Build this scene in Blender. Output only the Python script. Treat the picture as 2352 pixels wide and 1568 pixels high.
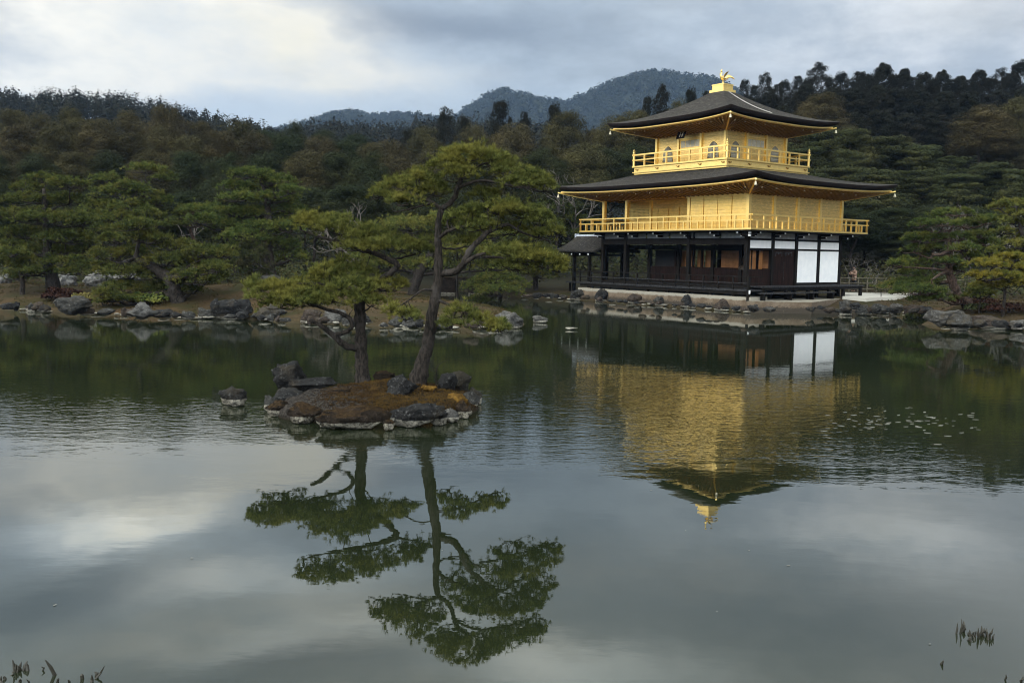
import bpy, math, random
import numpy as np
from mathutils import Matrix, Vector, noise as mnoise

# ------------------------------------------------------------------ camera, world, sun, exposure
for o in list(bpy.data.objects): bpy.data.objects.remove(o)
SC = bpy.context.scene
C = SC.collection
PI = math.pi
CAM_H, PITCH, ROLL, FPX = 2.9253, .0953, .0143, 2099.6   # FPX in units of a 2352 px wide picture
cd = bpy.data.cameras.new('camera'); cam = bpy.data.objects.new('camera', cd); C.objects.link(cam)
cd.sensor_width = 36; cd.lens = 36 * FPX / 2352; cd.clip_start = .1; cd.clip_end = 6000
_r0 = np.array([1., 0, 0]); _f0 = np.array([0, math.cos(PITCH), -math.sin(PITCH)]); _u0 = np.array([0, math.sin(PITCH), math.cos(PITCH)])
_rt = _r0 * math.cos(ROLL) + _u0 * math.sin(ROLL); _up = _u0 * math.cos(ROLL) - _r0 * math.sin(ROLL)
M4 = Matrix(((_rt[0], _up[0], -_f0[0], 0), (_rt[1], _up[1], -_f0[1], 0), (_rt[2], _up[2], -_f0[2], CAM_H), (0, 0, 0, 1)))
cam.matrix_world = M4
SC.camera = cam
SC.view_settings.view_transform = 'Standard'; SC.view_settings.look = 'None'
SC.view_settings.exposure = 0.0; SC.view_settings.gamma = 1.0
SC.cycles.use_denoising = True; SC.cycles.filter_width = 1.1
SC.cycles.max_bounces = 6; SC.cycles.diffuse_bounces = 3; SC.cycles.glossy_bounces = 3; SC.cycles.volume_bounces = 0
SC.cycles.transparent_max_bounces = 4; SC.cycles.caustics_reflective = False; SC.cycles.caustics_refractive = False
SC.cycles.sample_clamp_indirect = 4

def ray(px, py):
    a = (px - 1176) / FPX; b = (784 - py) / FPX
    return _f0 + _rt * a + _up * b
def at(px, py, Y):
    d = ray(px, py); return np.array([0, 0, CAM_H]) + d * (Y / d[1])
def on_z(px, py, z=0.):
    d = ray(px, py); return np.array([0, 0, CAM_H]) + d * ((z - CAM_H) / d[2])

class X:                                   # tiny wrapper: arithmetic on node sockets
    nt = None
    def __init__(s, k): s.k = k
    def op(s, o, b=None, c=None):
        n = X.nt.nodes.new('ShaderNodeMath'); n.operation = o
        for i, v in enumerate((s, b, c)):
            if v is None: continue
            if isinstance(v, X): X.nt.links.new(v.k, n.inputs[i])
            else: n.inputs[i].default_value = v
        return X(n.outputs[0])
    def __add__(s, b): return s.op('ADD', b)
    def __sub__(s, b): return s.op('SUBTRACT', b)
    def __mul__(s, b): return s.op('MULTIPLY', b)
    def __truediv__(s, b): return s.op('DIVIDE', b)
    def ss(s, a, b):
        n = X.nt.nodes.new('ShaderNodeMapRange'); n.interpolation_type = 'SMOOTHSTEP'
        X.nt.links.new(s.k, n.inputs[0]); n.inputs[1].default_value = a; n.inputs[2].default_value = b
        return X(n.outputs[0])
def xmix(f, a, b):
    n = X.nt.nodes.new('ShaderNodeMix'); n.data_type = 'RGBA'
    for i, v in ((0, f), (6, a), (7, b)):
        if isinstance(v, X): X.nt.links.new(v.k, n.inputs[i])
        elif i == 0: n.inputs[0].default_value = v
        else: n.inputs[i].default_value = (*v, 1)
    return X(n.outputs[2])
def xcomb(x, y, z):
    n = X.nt.nodes.new('ShaderNodeCombineXYZ')
    for i, v in enumerate((x, y, z)):
        if isinstance(v, X): X.nt.links.new(v.k, n.inputs[i])
        else: n.inputs[i].default_value = v
    return X(n.outputs[0])
def xsep(v):
    n = X.nt.nodes.new('ShaderNodeSeparateXYZ'); X.nt.links.new(v.k, n.inputs[0]); return [X(o) for o in n.outputs]
def xnoise(vec, scale, detail=4, rough=.55, color=False, dist=0):
    n = X.nt.nodes.new('ShaderNodeTexNoise'); n.inputs['Scale'].default_value = scale
    n.inputs['Detail'].default_value = detail; n.inputs['Roughness'].default_value = rough; n.inputs['Distortion'].default_value = dist
    if vec is not None: X.nt.links.new(vec.k, n.inputs['Vector'])
    return X(n.outputs[1 if color else 0])
def srgb(r, g, b):
    return tuple((v / 255 / 12.92) if v / 255 <= .04045 else ((v / 255 + .055) / 1.055) ** 2.4 for v in (r, g, b))

SUN_AZ, SUN_EL = math.radians(-104), math.radians(23)       # azimuth from +Y towards +X: the light comes from the left, a little behind
w = bpy.data.worlds.new('World'); SC.world = w; w.use_nodes = True
nt = w.node_tree; nt.nodes.clear(); X.nt = nt
outw = nt.nodes.new('ShaderNodeOutputWorld'); bg = nt.nodes.new('ShaderNodeBackground')
nt.links.new(bg.outputs[0], outw.inputs[0]); bg.inputs[1].default_value = 0.1
sky = nt.nodes.new('ShaderNodeTexSky'); sky.sky_type = 'NISHITA'; sky.sun_disc = False
sky.sun_elevation = SUN_EL; sky.sun_rotation = SUN_AZ
tc = nt.nodes.new('ShaderNodeTexCoord')
dx, dy, dz = xsep(X(tc.outputs['Generated']))
hor = (dx * dx + dy * dy).op('SQRT').op('MAXIMUM', .05)
A = dx.op('ARCTAN2', dy); EL = (dz / hor).op('MAXIMUM', 0.0)
cv = xcomb(A * 1.0, EL * 1.9, 0)
nx, ny, _ = xsep(xnoise(cv, 3.4, 5, .55, True))
nx2, ny2, _ = xsep(xnoise(cv, 11, 4, .6, True))
Aw = A + (nx - .5) * .24 + (nx2 - .5) * .06; Ew = EL + (ny - .5) * .10 + (ny2 - .5) * .03
def blob(px, py, sa, se, pw=1.0):
    d = ray(px, py); a0 = math.atan2(d[0], d[1]); e0 = d[2] / math.hypot(d[0], d[1])
    q = ((Aw - a0) / (sa / FPX)); r = ((Ew - e0) / (se / FPX))
    return ((q * q + r * r) * -1.0).op('EXPONENT') * pw
def fsum(l):
    s = l[0]
    for k in l[1:]: s = s + k
    return s.op('MINIMUM', 1.0)
bright = fsum([blob(330, 40, 260, 90, .8), blob(560, 190, 260, 45, .55), blob(840, 150, 120, 50, .45), blob(100, 195, 160, 30, .5), blob(420, 70, 300, 105), blob(650, 110, 120, 70, .8), blob(800, 190, 160, 40, .75), blob(180, 185, 220, 35, .6), blob(150, 60, 120, 90, .3),
               blob(260, -110, 130, 60, .85), blob(480, -250, 200, 55, .42), blob(1250, -420, 260, 60, .6), blob(900, -300, 300, 30, .35),
               blob(1050, 190, 140, 30, .2), blob(2200, 20, 260, 80, .25), blob(2050, -60, 160, 60, .3)])
yel = fsum([blob(640, 110, 90, 60), blob(520, 40, 120, 60, .4), blob(760, 200, 90, 30, .5), blob(250, -110, 120, 70, .5)])
dark = fsum([blob(960, 50, 290, 52), blob(1250, 70, 160, 40, .45), blob(10, 10, 110, 80, .8), blob(-150, 80, 150, 150, .6), blob(40, -330, 420, 60, .95), blob(700, -480, 500, 70, .7),
             blob(60, -190, 260, 70, .5), blob(780, -120, 260, 60, .5), blob(1700, -300, 420, 120, .55), blob(2200, -350, 200, 120, .4), blob(1300, -130, 200, 70, .4)])
right = A.ss(.05, .42)
base = xmix(right, srgb(178, 193, 210), srgb(213, 220, 231))
nn = xnoise(cv, 5.0, 6, .6)
base = xmix(nn.ss(.40, .62) * .7, base, srgb(150, 165, 184))
base = xmix(EL.ss(.24, .5) * .6, base, srgb(186, 192, 190))
nb = xnoise(xcomb(A * 1.0, EL * 2.8, 2.), 2.3, 7, .6)
base = xmix(nb.ss(.50, .74) * .6, base, srgb(128, 138, 152))
base = xmix(nb.ss(.47, .26) * .55, base, srgb(214, 215, 214))
base = xmix(dark * .85, base, srgb(120, 132, 150))
warm = xmix(yel * .65, srgb(224, 224, 220), srgb(230, 227, 212))
base = xmix(bright * (nn.ss(.25, .6) * .45 + .55) * (xnoise(cv, 8.0, 6, .62).ss(.28, .58) * .3 + .7), base, warm)
cl = (A * 1.0 + 1.75); back = ((cl * cl) * -1.1).op('EXPONENT') * EL.ss(.02, .25)      # unseen sky at left, brightened to light the south gold faces
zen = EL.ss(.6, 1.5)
behind = (dy * -1.0).ss(-.15, .75) * EL.ss(.05, .4)  # unseen sky behind the camera, brightened to light white panels and foliage
rx = (A - 1.62); dimr = ((rx * rx) * -2.6).op('EXPONENT') * (EL * -1.0).ss(-1.3, -.2)          # unseen sky to the right, dimmed to keep the east gold faces dark
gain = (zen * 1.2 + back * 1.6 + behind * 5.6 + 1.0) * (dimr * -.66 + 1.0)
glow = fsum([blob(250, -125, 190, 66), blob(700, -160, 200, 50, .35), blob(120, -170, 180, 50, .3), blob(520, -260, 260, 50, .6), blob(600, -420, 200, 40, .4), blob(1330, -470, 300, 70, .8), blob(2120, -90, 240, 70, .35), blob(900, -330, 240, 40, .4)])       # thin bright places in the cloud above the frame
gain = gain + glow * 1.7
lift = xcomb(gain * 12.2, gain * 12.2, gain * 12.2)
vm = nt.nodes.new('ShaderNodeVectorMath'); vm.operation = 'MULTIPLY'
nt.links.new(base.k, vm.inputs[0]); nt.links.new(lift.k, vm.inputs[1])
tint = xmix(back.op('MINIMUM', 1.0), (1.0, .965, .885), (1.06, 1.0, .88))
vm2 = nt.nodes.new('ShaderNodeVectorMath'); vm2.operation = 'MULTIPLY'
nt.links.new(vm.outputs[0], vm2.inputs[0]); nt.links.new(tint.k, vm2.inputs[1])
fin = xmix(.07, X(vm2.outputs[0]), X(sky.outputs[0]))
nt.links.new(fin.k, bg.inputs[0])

sd = bpy.data.lights.new('sun', 'SUN'); sun = bpy.data.objects.new('sun', sd); C.objects.link(sun)
sd.energy = 1.5; sd.angle = math.radians(16); sd.color = (1, .9, .74)
sdir = Vector((math.sin(SUN_AZ) * math.cos(SUN_EL), math.cos(SUN_AZ) * math.cos(SUN_EL), math.sin(SUN_EL)))
sun.rotation_euler = sdir.to_track_quat('Z', 'Y').to_euler()

# ------------------------------------------------------------------ materials
def mat(name, build):
    m = bpy.data.materials.new(name); m.use_nodes = True
    X.nt = m.node_tree; p = X.nt.nodes['Principled BSDF']
    build(p); return m
def put(p, k, v):
    if isinstance(v, X): X.nt.links.new(v.k, p.inputs[k])
    elif isinstance(v, tuple): p.inputs[k].default_value = (*v, 1)
    else: p.inputs[k].default_value = v
def objc(): return X(X.nt.nodes.new('ShaderNodeTexCoord').outputs['Object'])
def posc(): return X(X.nt.nodes.new('ShaderNodeNewGeometry').outputs['Position'])
def isl(): return X(X.nt.nodes.new('ShaderNodeNewGeometry').outputs['Random Per Island'])
def orand(): return X(X.nt.nodes.new('ShaderNodeObjectInfo').outputs['Random'])
def bump(p, h, dist, strength=1.0):
    n = X.nt.nodes.new('ShaderNodeBump'); n.inputs['Distance'].default_value = dist; n.inputs['Strength'].default_value = strength
    X.nt.links.new(h.k, n.inputs['Height']); X.nt.links.new(n.outputs[0], p.inputs['Normal'])
def stretch(v, a, b, c):
    x, y, z = xsep(v); return xcomb(x * a, y * b, z * c)
def two(name, c1, c2, scale, rough=.8, bd=0, spec=.3, st=None, metal=0, lo=.35, hi=.65, detail=6):
    def f(p):
        v = objc()
        if st: v = stretch(v, *st)
        n = xnoise(v, scale, detail, .6)
        put(p, 'Base Color', xmix(n.ss(lo, hi), c1, c2)); put(p, 'Roughness', rough); put(p, 'Specular IOR Level', spec); put(p, 'Metallic', metal)
        if bd: bump(p, n, bd)
    return mat(name, f)
def foliage(name, c1, c2, c3, objvar=.0):
    def f(p):
        r = isl(); n = xnoise(objc(), 1.3, 3)
        c = xmix(r, c1, c2); c = xmix(n.ss(.42, .7) * .75, c, c3)
        if objvar:
            h = X.nt.nodes.new('ShaderNodeHueSaturation'); o = orand()
            X.nt.links.new((o * objvar + (.5 - objvar / 2)).k, h.inputs['Hue'])
            X.nt.links.new((xnoise(xcomb(o * 40, 0, 0), 3, 0) * 1.1 + .45).k, h.inputs['Value']); X.nt.links.new(c.k, h.inputs['Color']); c = X(h.outputs[0])
        put(p, 'Base Color', c); put(p, 'Roughness', .75); put(p, 'Specular IOR Level', .06)
    return mat(name, f)
MT = {}
MT['needle'] = foliage('needle_green', (.032, .044, .012), (.135, .145, .038), (.165, .148, .032))
MT['needle_dk'] = foliage('needle_dark', (.026, .042, .013), (.100, .116, .030), (.130, .118, .026), .03)
MT['needle_yel'] = foliage('needle_yellow', (.07, .085, .018), (.16, .14, .025), (.21, .16, .025))
MT['pinefar'] = foliage('far_pine_needle', (.009, .014, .007), (.046, .050, .019), (.064, .057, .020), .03)
MT['oak'] = foliage('oak_leaf', (.012, .013, .006), (.074, .064, .030), (.096, .077, .031), .03)
MT['green'] = foliage('evergreen_leaf', (.006, .010, .005), (.034, .042, .018), (.048, .047, .018), .03)
MT['cyp'] = foliage('cypress_leaf', (.007, .009, .007), (.016, .016, .011), (.020, .015, .010), .04)
MT['farwood'] = foliage('far_leaf', (.009, .012, .007), (.019, .019, .011), (.024, .019, .011))
MT['mtwood'] = foliage('mountain_leaf', (.016, .022, .014), (.03, .034, .022), (.034, .036, .022))
MT['shrub'] = foliage('shrub_leaf', (.018, .026, .011), (.045, .048, .018), (.055, .043, .021))
MT['redshrub'] = foliage('azalea_leaf', (.020, .010, .009), (.040, .018, .013), (.035, .020, .012))
MT['yshrub'] = foliage('yellow_leaf', (.09, .09, .03), (.2, .16, .06), (.14, .12, .04))
def _bark(c1, c2, c3):
    def f(p):
        v = stretch(objc(), 1, 1, .28); n = xnoise(v, 26, 5, .65); n2 = xnoise(objc(), 3, 3)
        c = xmix(n.ss(.38, .62), c1, c2); c = xmix(n2.ss(.5, .68), c, c3)
        put(p, 'Base Color', c); put(p, 'Roughness', .9); put(p, 'Specular IOR Level', .2); bump(p, n, .03)
    return f
MT['bark'] = mat('pine_bark', _bark((.007, .006, .005), (.036, .029, .025), (.046, .040, .037)))
MT['barkr'] = mat('red_pine_bark', _bark((.022, .014, .010), (.085, .054, .042), (.085, .066, .056)))
MT['barkg'] = mat('grey_bark', _bark((.055, .048, .043), (.13, .115, .105), (.16, .145, .135)))
MT['barkw'] = mat('pale_bark', _bark((.10, .095, .085), (.20, .185, .165), (.24, .225, .20)))
def leafsq(v):
    n = X.nt.nodes.new('ShaderNodeVectorMath'); n.operation = 'SNAP'; n.inputs[1].default_value = (.109, .109, .109); X.nt.links.new(v.k, n.inputs[0])
    w_ = X.nt.nodes.new('ShaderNodeTexWhiteNoise'); w_.noise_dimensions = '3D'; X.nt.links.new(n.outputs[0], w_.inputs['Vector']); return X(w_.outputs['Value'])
def _gold(p):
    v = objc(); n = xnoise(stretch(v, 1, 1, 6), 3.5, 5, .6); n2 = xnoise(v, 40, 3)
    put(p, 'Base Color', xmix(leafsq(v) * .28, xmix(n.ss(.35, .7), (.94, .70, .27), (.84, .62, .22)), (.66, .46, .15))); put(p, 'Metallic', 1.0)
    put(p, 'Roughness', n2 * .16 + .36); bump(p, n2, .003)
MT['gold'] = mat('gold_leaf', _gold)
def _goldE(p, k=1.0):
    v = objc(); zz = xsep(v)[2]; ln = ((zz * 5.2).op('FRACT') - .5).op('ABSOLUTE').ss(.44, .49); n = xnoise(stretch(v, 1, 1, 9), 3.5, 6, .65)
    c = xmix(n.ss(.3, .7), (.90, .64, .24), (.56 + .2 * (1 - k), .41 + .14 * (1 - k), .16)); c = xmix(leafsq(v) * .32, c, (.60, .41, .14)); c = xmix(xnoise(v, 1.3, 4).ss(.52, .7) * .35, c, (.55, .40, .18)); put(p, 'Base Color', xmix(ln * .6, c, (.28, .18, .06))); put(p, 'Metallic', 1.0); put(p, 'Roughness', n * .2 + leafsq(v) * .1 + .30); bump(p, n, .008)
MT['goldp'] = mat('gold_plank', _goldE); MT['goldb'] = mat('gold_board', lambda p: _goldE(p, 0.))
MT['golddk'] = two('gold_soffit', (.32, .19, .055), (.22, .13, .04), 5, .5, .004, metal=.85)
MT['wood'] = two('dark_wood', (.004, .0035, .003), (.011, .009, .008), 7, .8, .003, .12, (1, 1, .2))
MT['woodr'] = two('brown_door_wood', (.007, .0035, .0025), (.018, .008, .006), 9, .8, .002, .1, (1, 1, .15))
MT['deck'] = two('weathered_deck', (.012, .012, .014), (.042, .042, .045), 9, .8, .002, .15)
MT['white'] = two('white_plaster', (.84, .85, .87), (.78, .80, .83), 3, .85)
MT['cap'] = two('white_cap_paint', (.85, .86, .88), (.75, .77, .8), 3, .6)
MT['strip'] = two('shaded_plaster', (.40, .41, .43), (.30, .31, .33), 4, .85)  # white plaster, its colour darkened for the shade under the balcony
MT['amber'] = two('amber_screen', (.24, .105, .034), (.17, .07, .02), 2.5, .45)
MT['statue'] = two('dark_statue', (.012, .010, .008), (.03, .022, .015), 6, .5)
MT['black'] = two('dark_interior', (.008, .008, .009), (.014, .013, .013), 3, .8)
MT['lattice'] = two('pale_lattice', (.62, .56, .42), (.5, .44, .32), 6, .6)
MT['capd'] = two('tarnished_cap', (.42, .34, .20), (.30, .24, .14), 6, .5)
MT['tile'] = two('blue_grey_tile', (.30, .34, .42), (.45, .48, .54), 8, .4, .004)
def _thatch(p):
    v = objc(); n = xnoise(stretch(v, 1, 1, 1), 5.5, 7, .7); n2 = xnoise(v, 42, 4, .7); n3 = xnoise(v, 1.1, 3)
    c = xmix(n2.ss(.35, .65), (.014, .0125, .012), (.082, .075, .070)); c = xmix(n.ss(.48, .66) * .75, c, (.125, .115, .10)); c = xmix(n3.ss(.52, .72) * .45, c, (.045, .042, .026))
    n4 = xnoise(stretch(v, .35, .35, 9), 5, 5, .7); c = xmix(n4.ss(.52, .68) * .55, c, (.014, .012, .011))
    put(p, 'Base Color', c); put(p, 'Roughness', .95); put(p, 'Specular IOR Level', .1); bump(p, n2 + n + n4 * 1.5, .06)
MT['thatch'] = mat('cypress_bark_thatch', _thatch)
MT['thatche'] = two('thatch_edge', (.010, .008, .008), (.030, .022, .021), 30, .9, .01, .1, (1, 1, 4))
def _rock(base1, base2, lich, band):
    def f(p):
        v = posc(); n = xnoise(v, 3.2, 8, .68); n2 = xnoise(v, 14, 6, .7); n3 = xnoise(v, 1.4, 4)
        c = xmix(n.ss(.35, .65), base1, base2); c = xmix(n2.ss(.55, .66) * .85, c, lich); c = xmix(xnoise(v, 30, 5, .75).ss(.5, .64) * .55, c, (.010, .010, .009)); c = xmix(n3.ss(.52, .7) * .6, c, (.07, .055, .035))
        z = xsep(v)[2]; e = n2 * .05 + n * .05
        b = (z - (e * -.35)).ss(.012, .022) * (z * -1.0 + (e + band)).ss(-.008, .008)
        c = xmix(b * (n2.ss(.38, .52) * .7 + .25), c, (.38, .355, .30))
        c = xmix((z * -1.0).ss(-.022, -.005), c, (.02, .02, .016))
        put(p, 'Base Color', c); put(p, 'Roughness', .9); put(p, 'Specular IOR Level', .25); bump(p, n2 + n * 2.0 + xnoise(v, 40, 4, .7) * .4, .09)
    return f
MT['rock'] = mat('grey_rock', _rock((.018, .018, .017), (.070, .068, .064), (.17, .17, .165), .075))
MT['rockd'] = mat('dark_rock', _rock((.007, .007, .008), (.026, .026, .027), (.12, .12, .12), .085))
def _rockm(p):
    v = posc(); n = xnoise(v, 3.2, 8, .68); n2 = xnoise(v, 16, 6, .72); n3 = xnoise(v, 2.2, 4)
    c = xmix(n.ss(.35, .65), (.016, .012, .009), (.050, .037, .028)); c = xmix(n2.ss(.57, .68) * .8, c, (.13, .105, .09)); c = xmix(xnoise(v, 34, 5, .75).ss(.5, .64) * .6, c, (.010, .009, .007))
    nz = xsep(X(X.nt.nodes.new('ShaderNodeNewGeometry').outputs['Normal']))[2]
    c = xmix((nz + (n3 - .5) * 1.2).ss(.55, .8) * .85, c, xmix(n2.ss(.35, .65), (.022, .013, .007), (.075, .045, .018)))
    z = xsep(v)[2]; e = n2 * .05 + n * .05; b = (z + e * .35).ss(.012, .022) * (z * -1.0 + (e + .075)).ss(-.008, .008)
    c = xmix(b * (n2.ss(.40, .54) * .75 + .2), c, (.36, .335, .28)); c = xmix((z * -1.0).ss(-.022, -.005), c, (.02, .02, .016))
    put(p, 'Base Color', c); put(p, 'Roughness', .95); put(p, 'Specular IOR Level', .12); bump(p, n2 + n * 2.0 + xnoise(v, 40, 4, .7) * .5, .10)
MT['rockm'] = mat('mossy_rock', _rockm)
MT['rockp'] = mat('pale_rock', _rock((.05, .049, .047), (.135, .13, .125), (.25, .245, .235), .05))
MT['rockb'] = mat('brown_rock', _rock((.024, .017, .013), (.070, .053, .043), (.14, .12, .11), .075))
MT['ledge'] = mat('pale_ledge', _rock((.16, .15, .13), (.30, .285, .26), (.40, .385, .35), .09))
MT['bankrock'] = two('rough_pale_rock', (.06, .06, .06), (.19, .185, .18), 4, .9, .06, .2, lo=.4, hi=.6)
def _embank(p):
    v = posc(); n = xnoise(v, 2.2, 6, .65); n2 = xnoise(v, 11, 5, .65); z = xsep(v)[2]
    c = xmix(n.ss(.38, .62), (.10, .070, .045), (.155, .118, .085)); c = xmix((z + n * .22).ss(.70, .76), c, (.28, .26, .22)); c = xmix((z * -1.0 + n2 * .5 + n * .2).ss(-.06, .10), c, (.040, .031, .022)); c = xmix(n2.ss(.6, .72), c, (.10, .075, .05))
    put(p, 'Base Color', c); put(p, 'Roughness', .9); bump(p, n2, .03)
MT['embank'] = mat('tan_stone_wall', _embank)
MT['terrace'] = two('terrace_stone', (.19, .17, .135), (.27, .25, .21), 2.5, .9, .01)
MT['gravel'] = two('white_gravel', (.46, .44, .39), (.58, .56, .51), 30, .95, .01)
def _ground(p):
    v = posc(); n = xnoise(v, .55, 6, .65); n2 = xnoise(v, 7, 6, .7); n3 = xnoise(v, .16, 3)
    c = xmix(n2.ss(.3, .7), (.030, .023, .012), (.068, .047, .025)); c = xmix(n.ss(.45, .6), c, (.030, .028, .011)); c = xmix(n3.ss(.5, .65) * .5, c, (.08, .045, .022))
    y = xsep(v)[1]; c = xmix(y.ss(58, 70), c, (.025, .024, .016))
    z = xsep(v)[2]; c = xmix((z * -1.0).ss(-.10, .02), c, (.045, .036, .022))
    put(p, 'Base Color', c); put(p, 'Roughness', .95); put(p, 'Specular IOR Level', .1); bump(p, n2, .06)
MT['ground'] = mat('bank_soil', _ground)
def _moss(p):
    v = posc(); n = xnoise(v, 2.0, 6, .7); n2 = xnoise(v, 16, 7, .75); n3 = xnoise(v, 45, 4, .7)
    c = xmix(n2.ss(.3, .68), (.016, .012, .008), (.058, .040, .020)); c = xmix(n.ss(.54, .66) * .7, c, (.115, .066, .018)); c = xmix((n3.ss(.55, .7) * n.ss(.6, .35)), c, (.22, .17, .13)); c = xmix(n2.ss(.66, .76) * .7, c, (.05, .06, .022))
    x_, y_, z = xsep(v); g_ = ((x_ + n * 1.6) * -1.0).ss(1.5, 2.2); c = xmix(g_ * .85, c, xmix(n2.ss(.4, .62), (.018, .016, .015), (.105, .095, .088))); c = xmix((z * -1.0).ss(-.06, .0), c, (.03, .024, .016))
    put(p, 'Base Color', c); put(p, 'Roughness', .95); put(p, 'Specular IOR Level', .1); bump(p, n2 * 1.5 + n3, .08)
MT['moss'] = mat('brown_moss', _moss)
MT['goldmoss'] = two('golden_moss', (.055, .030, .008), (.15, .085, .018), 14, .95, .05, .1)
MT['drygrass'] = foliage('dry_grass', (.030, .024, .011), (.085, .060, .028), (.050, .052, .018))
MT['drymoss'] = foliage('dry_moss', (.024, .015, .008), (.075, .043, .016), (.10, .062, .018))
def _stick(p): put(p, 'Base Color', (.022, .02, .014)); put(p, 'Roughness', .6)
MT['stick'] = mat('dead_stem', _stick)
MT['fleck'] = two('pale_floating_fleck', (.13, .13, .11), (.22, .21, .18), 8, .5)
MT['skin'] = two('skin', (.50, .32, .24), (.46, .29, .22), 6, .5)
MT['coat'] = two('pinkish_brown_coat', (.30, .19, .14), (.24, .15, .11), 12, .85, .004)
MT['dark'] = two('dark_cloth', (.02, .02, .024), (.03, .028, .03), 12, .8)
MT['hair'] = two('black_hair', (.012, .010, .009), (.025, .018, .015), 30, .5)
MT['fence'] = two('bamboo_rail', (.085, .072, .052), (.16, .14, .105), 9, .75)
MT['cable'] = two('pale_cable', (.45, .44, .42), (.6, .58, .55), 9, .5)
def _hill(p):
    n = xnoise(posc(), .05, 6, .7); put(p, 'Base Color', xmix(n.ss(.35, .65), (.012, .016, .011), (.022, .024, .016))); put(p, 'Roughness', .95); put(p, 'Specular IOR Level', .05)
MT['hill'] = mat('hill_ground', _hill)
def _water(p):
    v = posc(); x, y, z = xsep(v)
    put(p, 'Base Color', (.011, .015, .007)); put(p, 'IOR', 2.2); put(p, 'Roughness', .004); put(p, 'Specular Tint', (.97, 1.0, .97))
    big = xnoise(xcomb(x * .05, y * .11, 0), 1.0, 3, .5); edge = xnoise(xcomb(x * .25, y * .5, 3.), 1.0, 3)
    yy = y + (edge - .5) * 7 + (big - .5) * 5
    xr = (x + (big - .5) * 6).ss(-2.5, 3.0); out = xr * 5.0
    band = yy.ss(11.6, 14.0) * ((yy - out) * -1.0).ss(-21.0, -16.0)
    far = (yy - out).ss(16, 21)
    left = (x * -1.0).ss(-9, -3)
    a = xnoise(xcomb(x * 1.0, y * 2.6, 0), 1.9, 2, .45); b = xnoise(xcomb(x * 1.6 + y * .5, y * 3.2, 5.), 3.6, 2, .5)
    c = xnoise(xcomb(x * .9, y * 1.2, 9.), 1.1, 2)
    rip = a * .0038 + b * .0030
    h = rip * ((band * 1.1 + far * .20) * (x.ss(4.5, 8.5) * -.72 + 1.0) + .04) + c * .0016
    bump(p, h, 1.0)
MT['water'] = mat('pond_water', _water)

# ------------------------------------------------------------------ mesh helpers
def mesh_obj(name, V, F, m, parent=None, smooth=False):
    me = bpy.data.meshes.new(name); V = np.asarray(V, dtype=np.float32)
    if isinstance(F, np.ndarray):
        k = F.shape[1]; n = len(F)
        me.vertices.add(len(V)); me.vertices.foreach_set('co', V.ravel())
        me.loops.add(n * k); me.loops.foreach_set('vertex_index', F.ravel().astype(np.int32))
        me.polygons.add(n); me.polygons.foreach_set('loop_start', np.arange(0, n * k, k, dtype=np.int32))
        me.update(calc_edges=True)
    else:
        me.from_pydata([tuple(v) for v in V.tolist()], [], F); me.update()
    if smooth: me.polygons.foreach_set('use_smooth', np.ones(len(me.polygons), dtype=bool))
    me.materials.append(m if not isinstance(m, str) else MT[m])
    o = bpy.data.objects.new(name, me); C.objects.link(o)
    if parent is not None: o.parent = parent
    return o
class MB:
    def __init__(s): s.V = []; s.F = []; s.n = 0
    def add(s, V, F):
        s.V.append(np.asarray(V, float).reshape(-1, 3)); s.F += [[i + s.n for i in f] for f in F]; s.n += len(s.V[-1]); return s
    def box(s, x0, x1, y0, y1, z0, z1):
        x0, x1 = sorted((x0, x1)); y0, y1 = sorted((y0, y1))
        return s.add([(x0, y0, z0), (x1, y0, z0), (x1, y1, z0), (x0, y1, z0), (x0, y0, z1), (x1, y0, z1), (x1, y1, z1), (x0, y1, z1)],
                     [(0, 3, 2, 1), (4, 5, 6, 7), (0, 1, 5, 4), (1, 2, 6, 5), (2, 3, 7, 6), (3, 0, 4, 7)])
    def tube(s, P, R, n=8, cap=True):
        P = np.asarray(P, float); k = len(P); R = np.broadcast_to(R, (k,)) if np.ndim(R) < 2 else R
        T = np.gradient(P, axis=0); T /= np.linalg.norm(T, axis=1)[:, None] + 1e-9
        ref = np.array([0, 0, 1.]) if abs(T[0][2]) < .9 else np.array([1., 0, 0])
        V = []
        for i in range(k):
            a = np.cross(T[i], ref); a /= np.linalg.norm(a) + 1e-9; b = np.cross(a, T[i]); ref = b if abs(np.dot(b, T[i])) < .5 else ref
            for j in range(n):
                t = 2 * PI * j / n; V.append(P[i] + (a * math.cos(t) + b * math.sin(t)) * R[i])
        F = [(i * n + j, i * n + (j + 1) % n, (i + 1) * n + (j + 1) % n, (i + 1) * n + j) for i in range(k - 1) for j in range(n)]
        if cap: F += [tuple(range(n))[::-1], tuple((k - 1) * n + j for j in range(n))]
        return s.add(V, F)
    def prism(s, poly, axis, a0, a1):            # poly of 2-D points extruded along axis 0/1/2
        n = len(poly); V = []
        for a in (a0, a1):
            for p in poly:
                q = list(p); q.insert(axis, a); V.append(q)
        return s.add(V, [tuple(range(n))[::-1], tuple(range(n, 2 * n))] + [(i, (i + 1) % n, n + (i + 1) % n, n + i) for i in range(n)])
    def build(s, name, m, parent=None, smooth=False):
        return mesh_obj(name, np.concatenate(s.V), s.F, m, parent, smooth)
LABELS = {}
def tag(o, label=None, cat=None, group=None, kind=None):
    if label: o['label'] = label
    if cat: o['category'] = cat
    if group: o['group'] = group
    if kind: o['kind'] = kind
    return o
def thing(name, label, cat, loc=(0, 0, 0), rz=0, group=None):
    o = bpy.data.objects.new(name, None); C.objects.link(o); o.empty_display_size = .3
    o.location = tuple(loc); o.rotation_euler = (0, 0, rz); return tag(o, label, cat, group)
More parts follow.
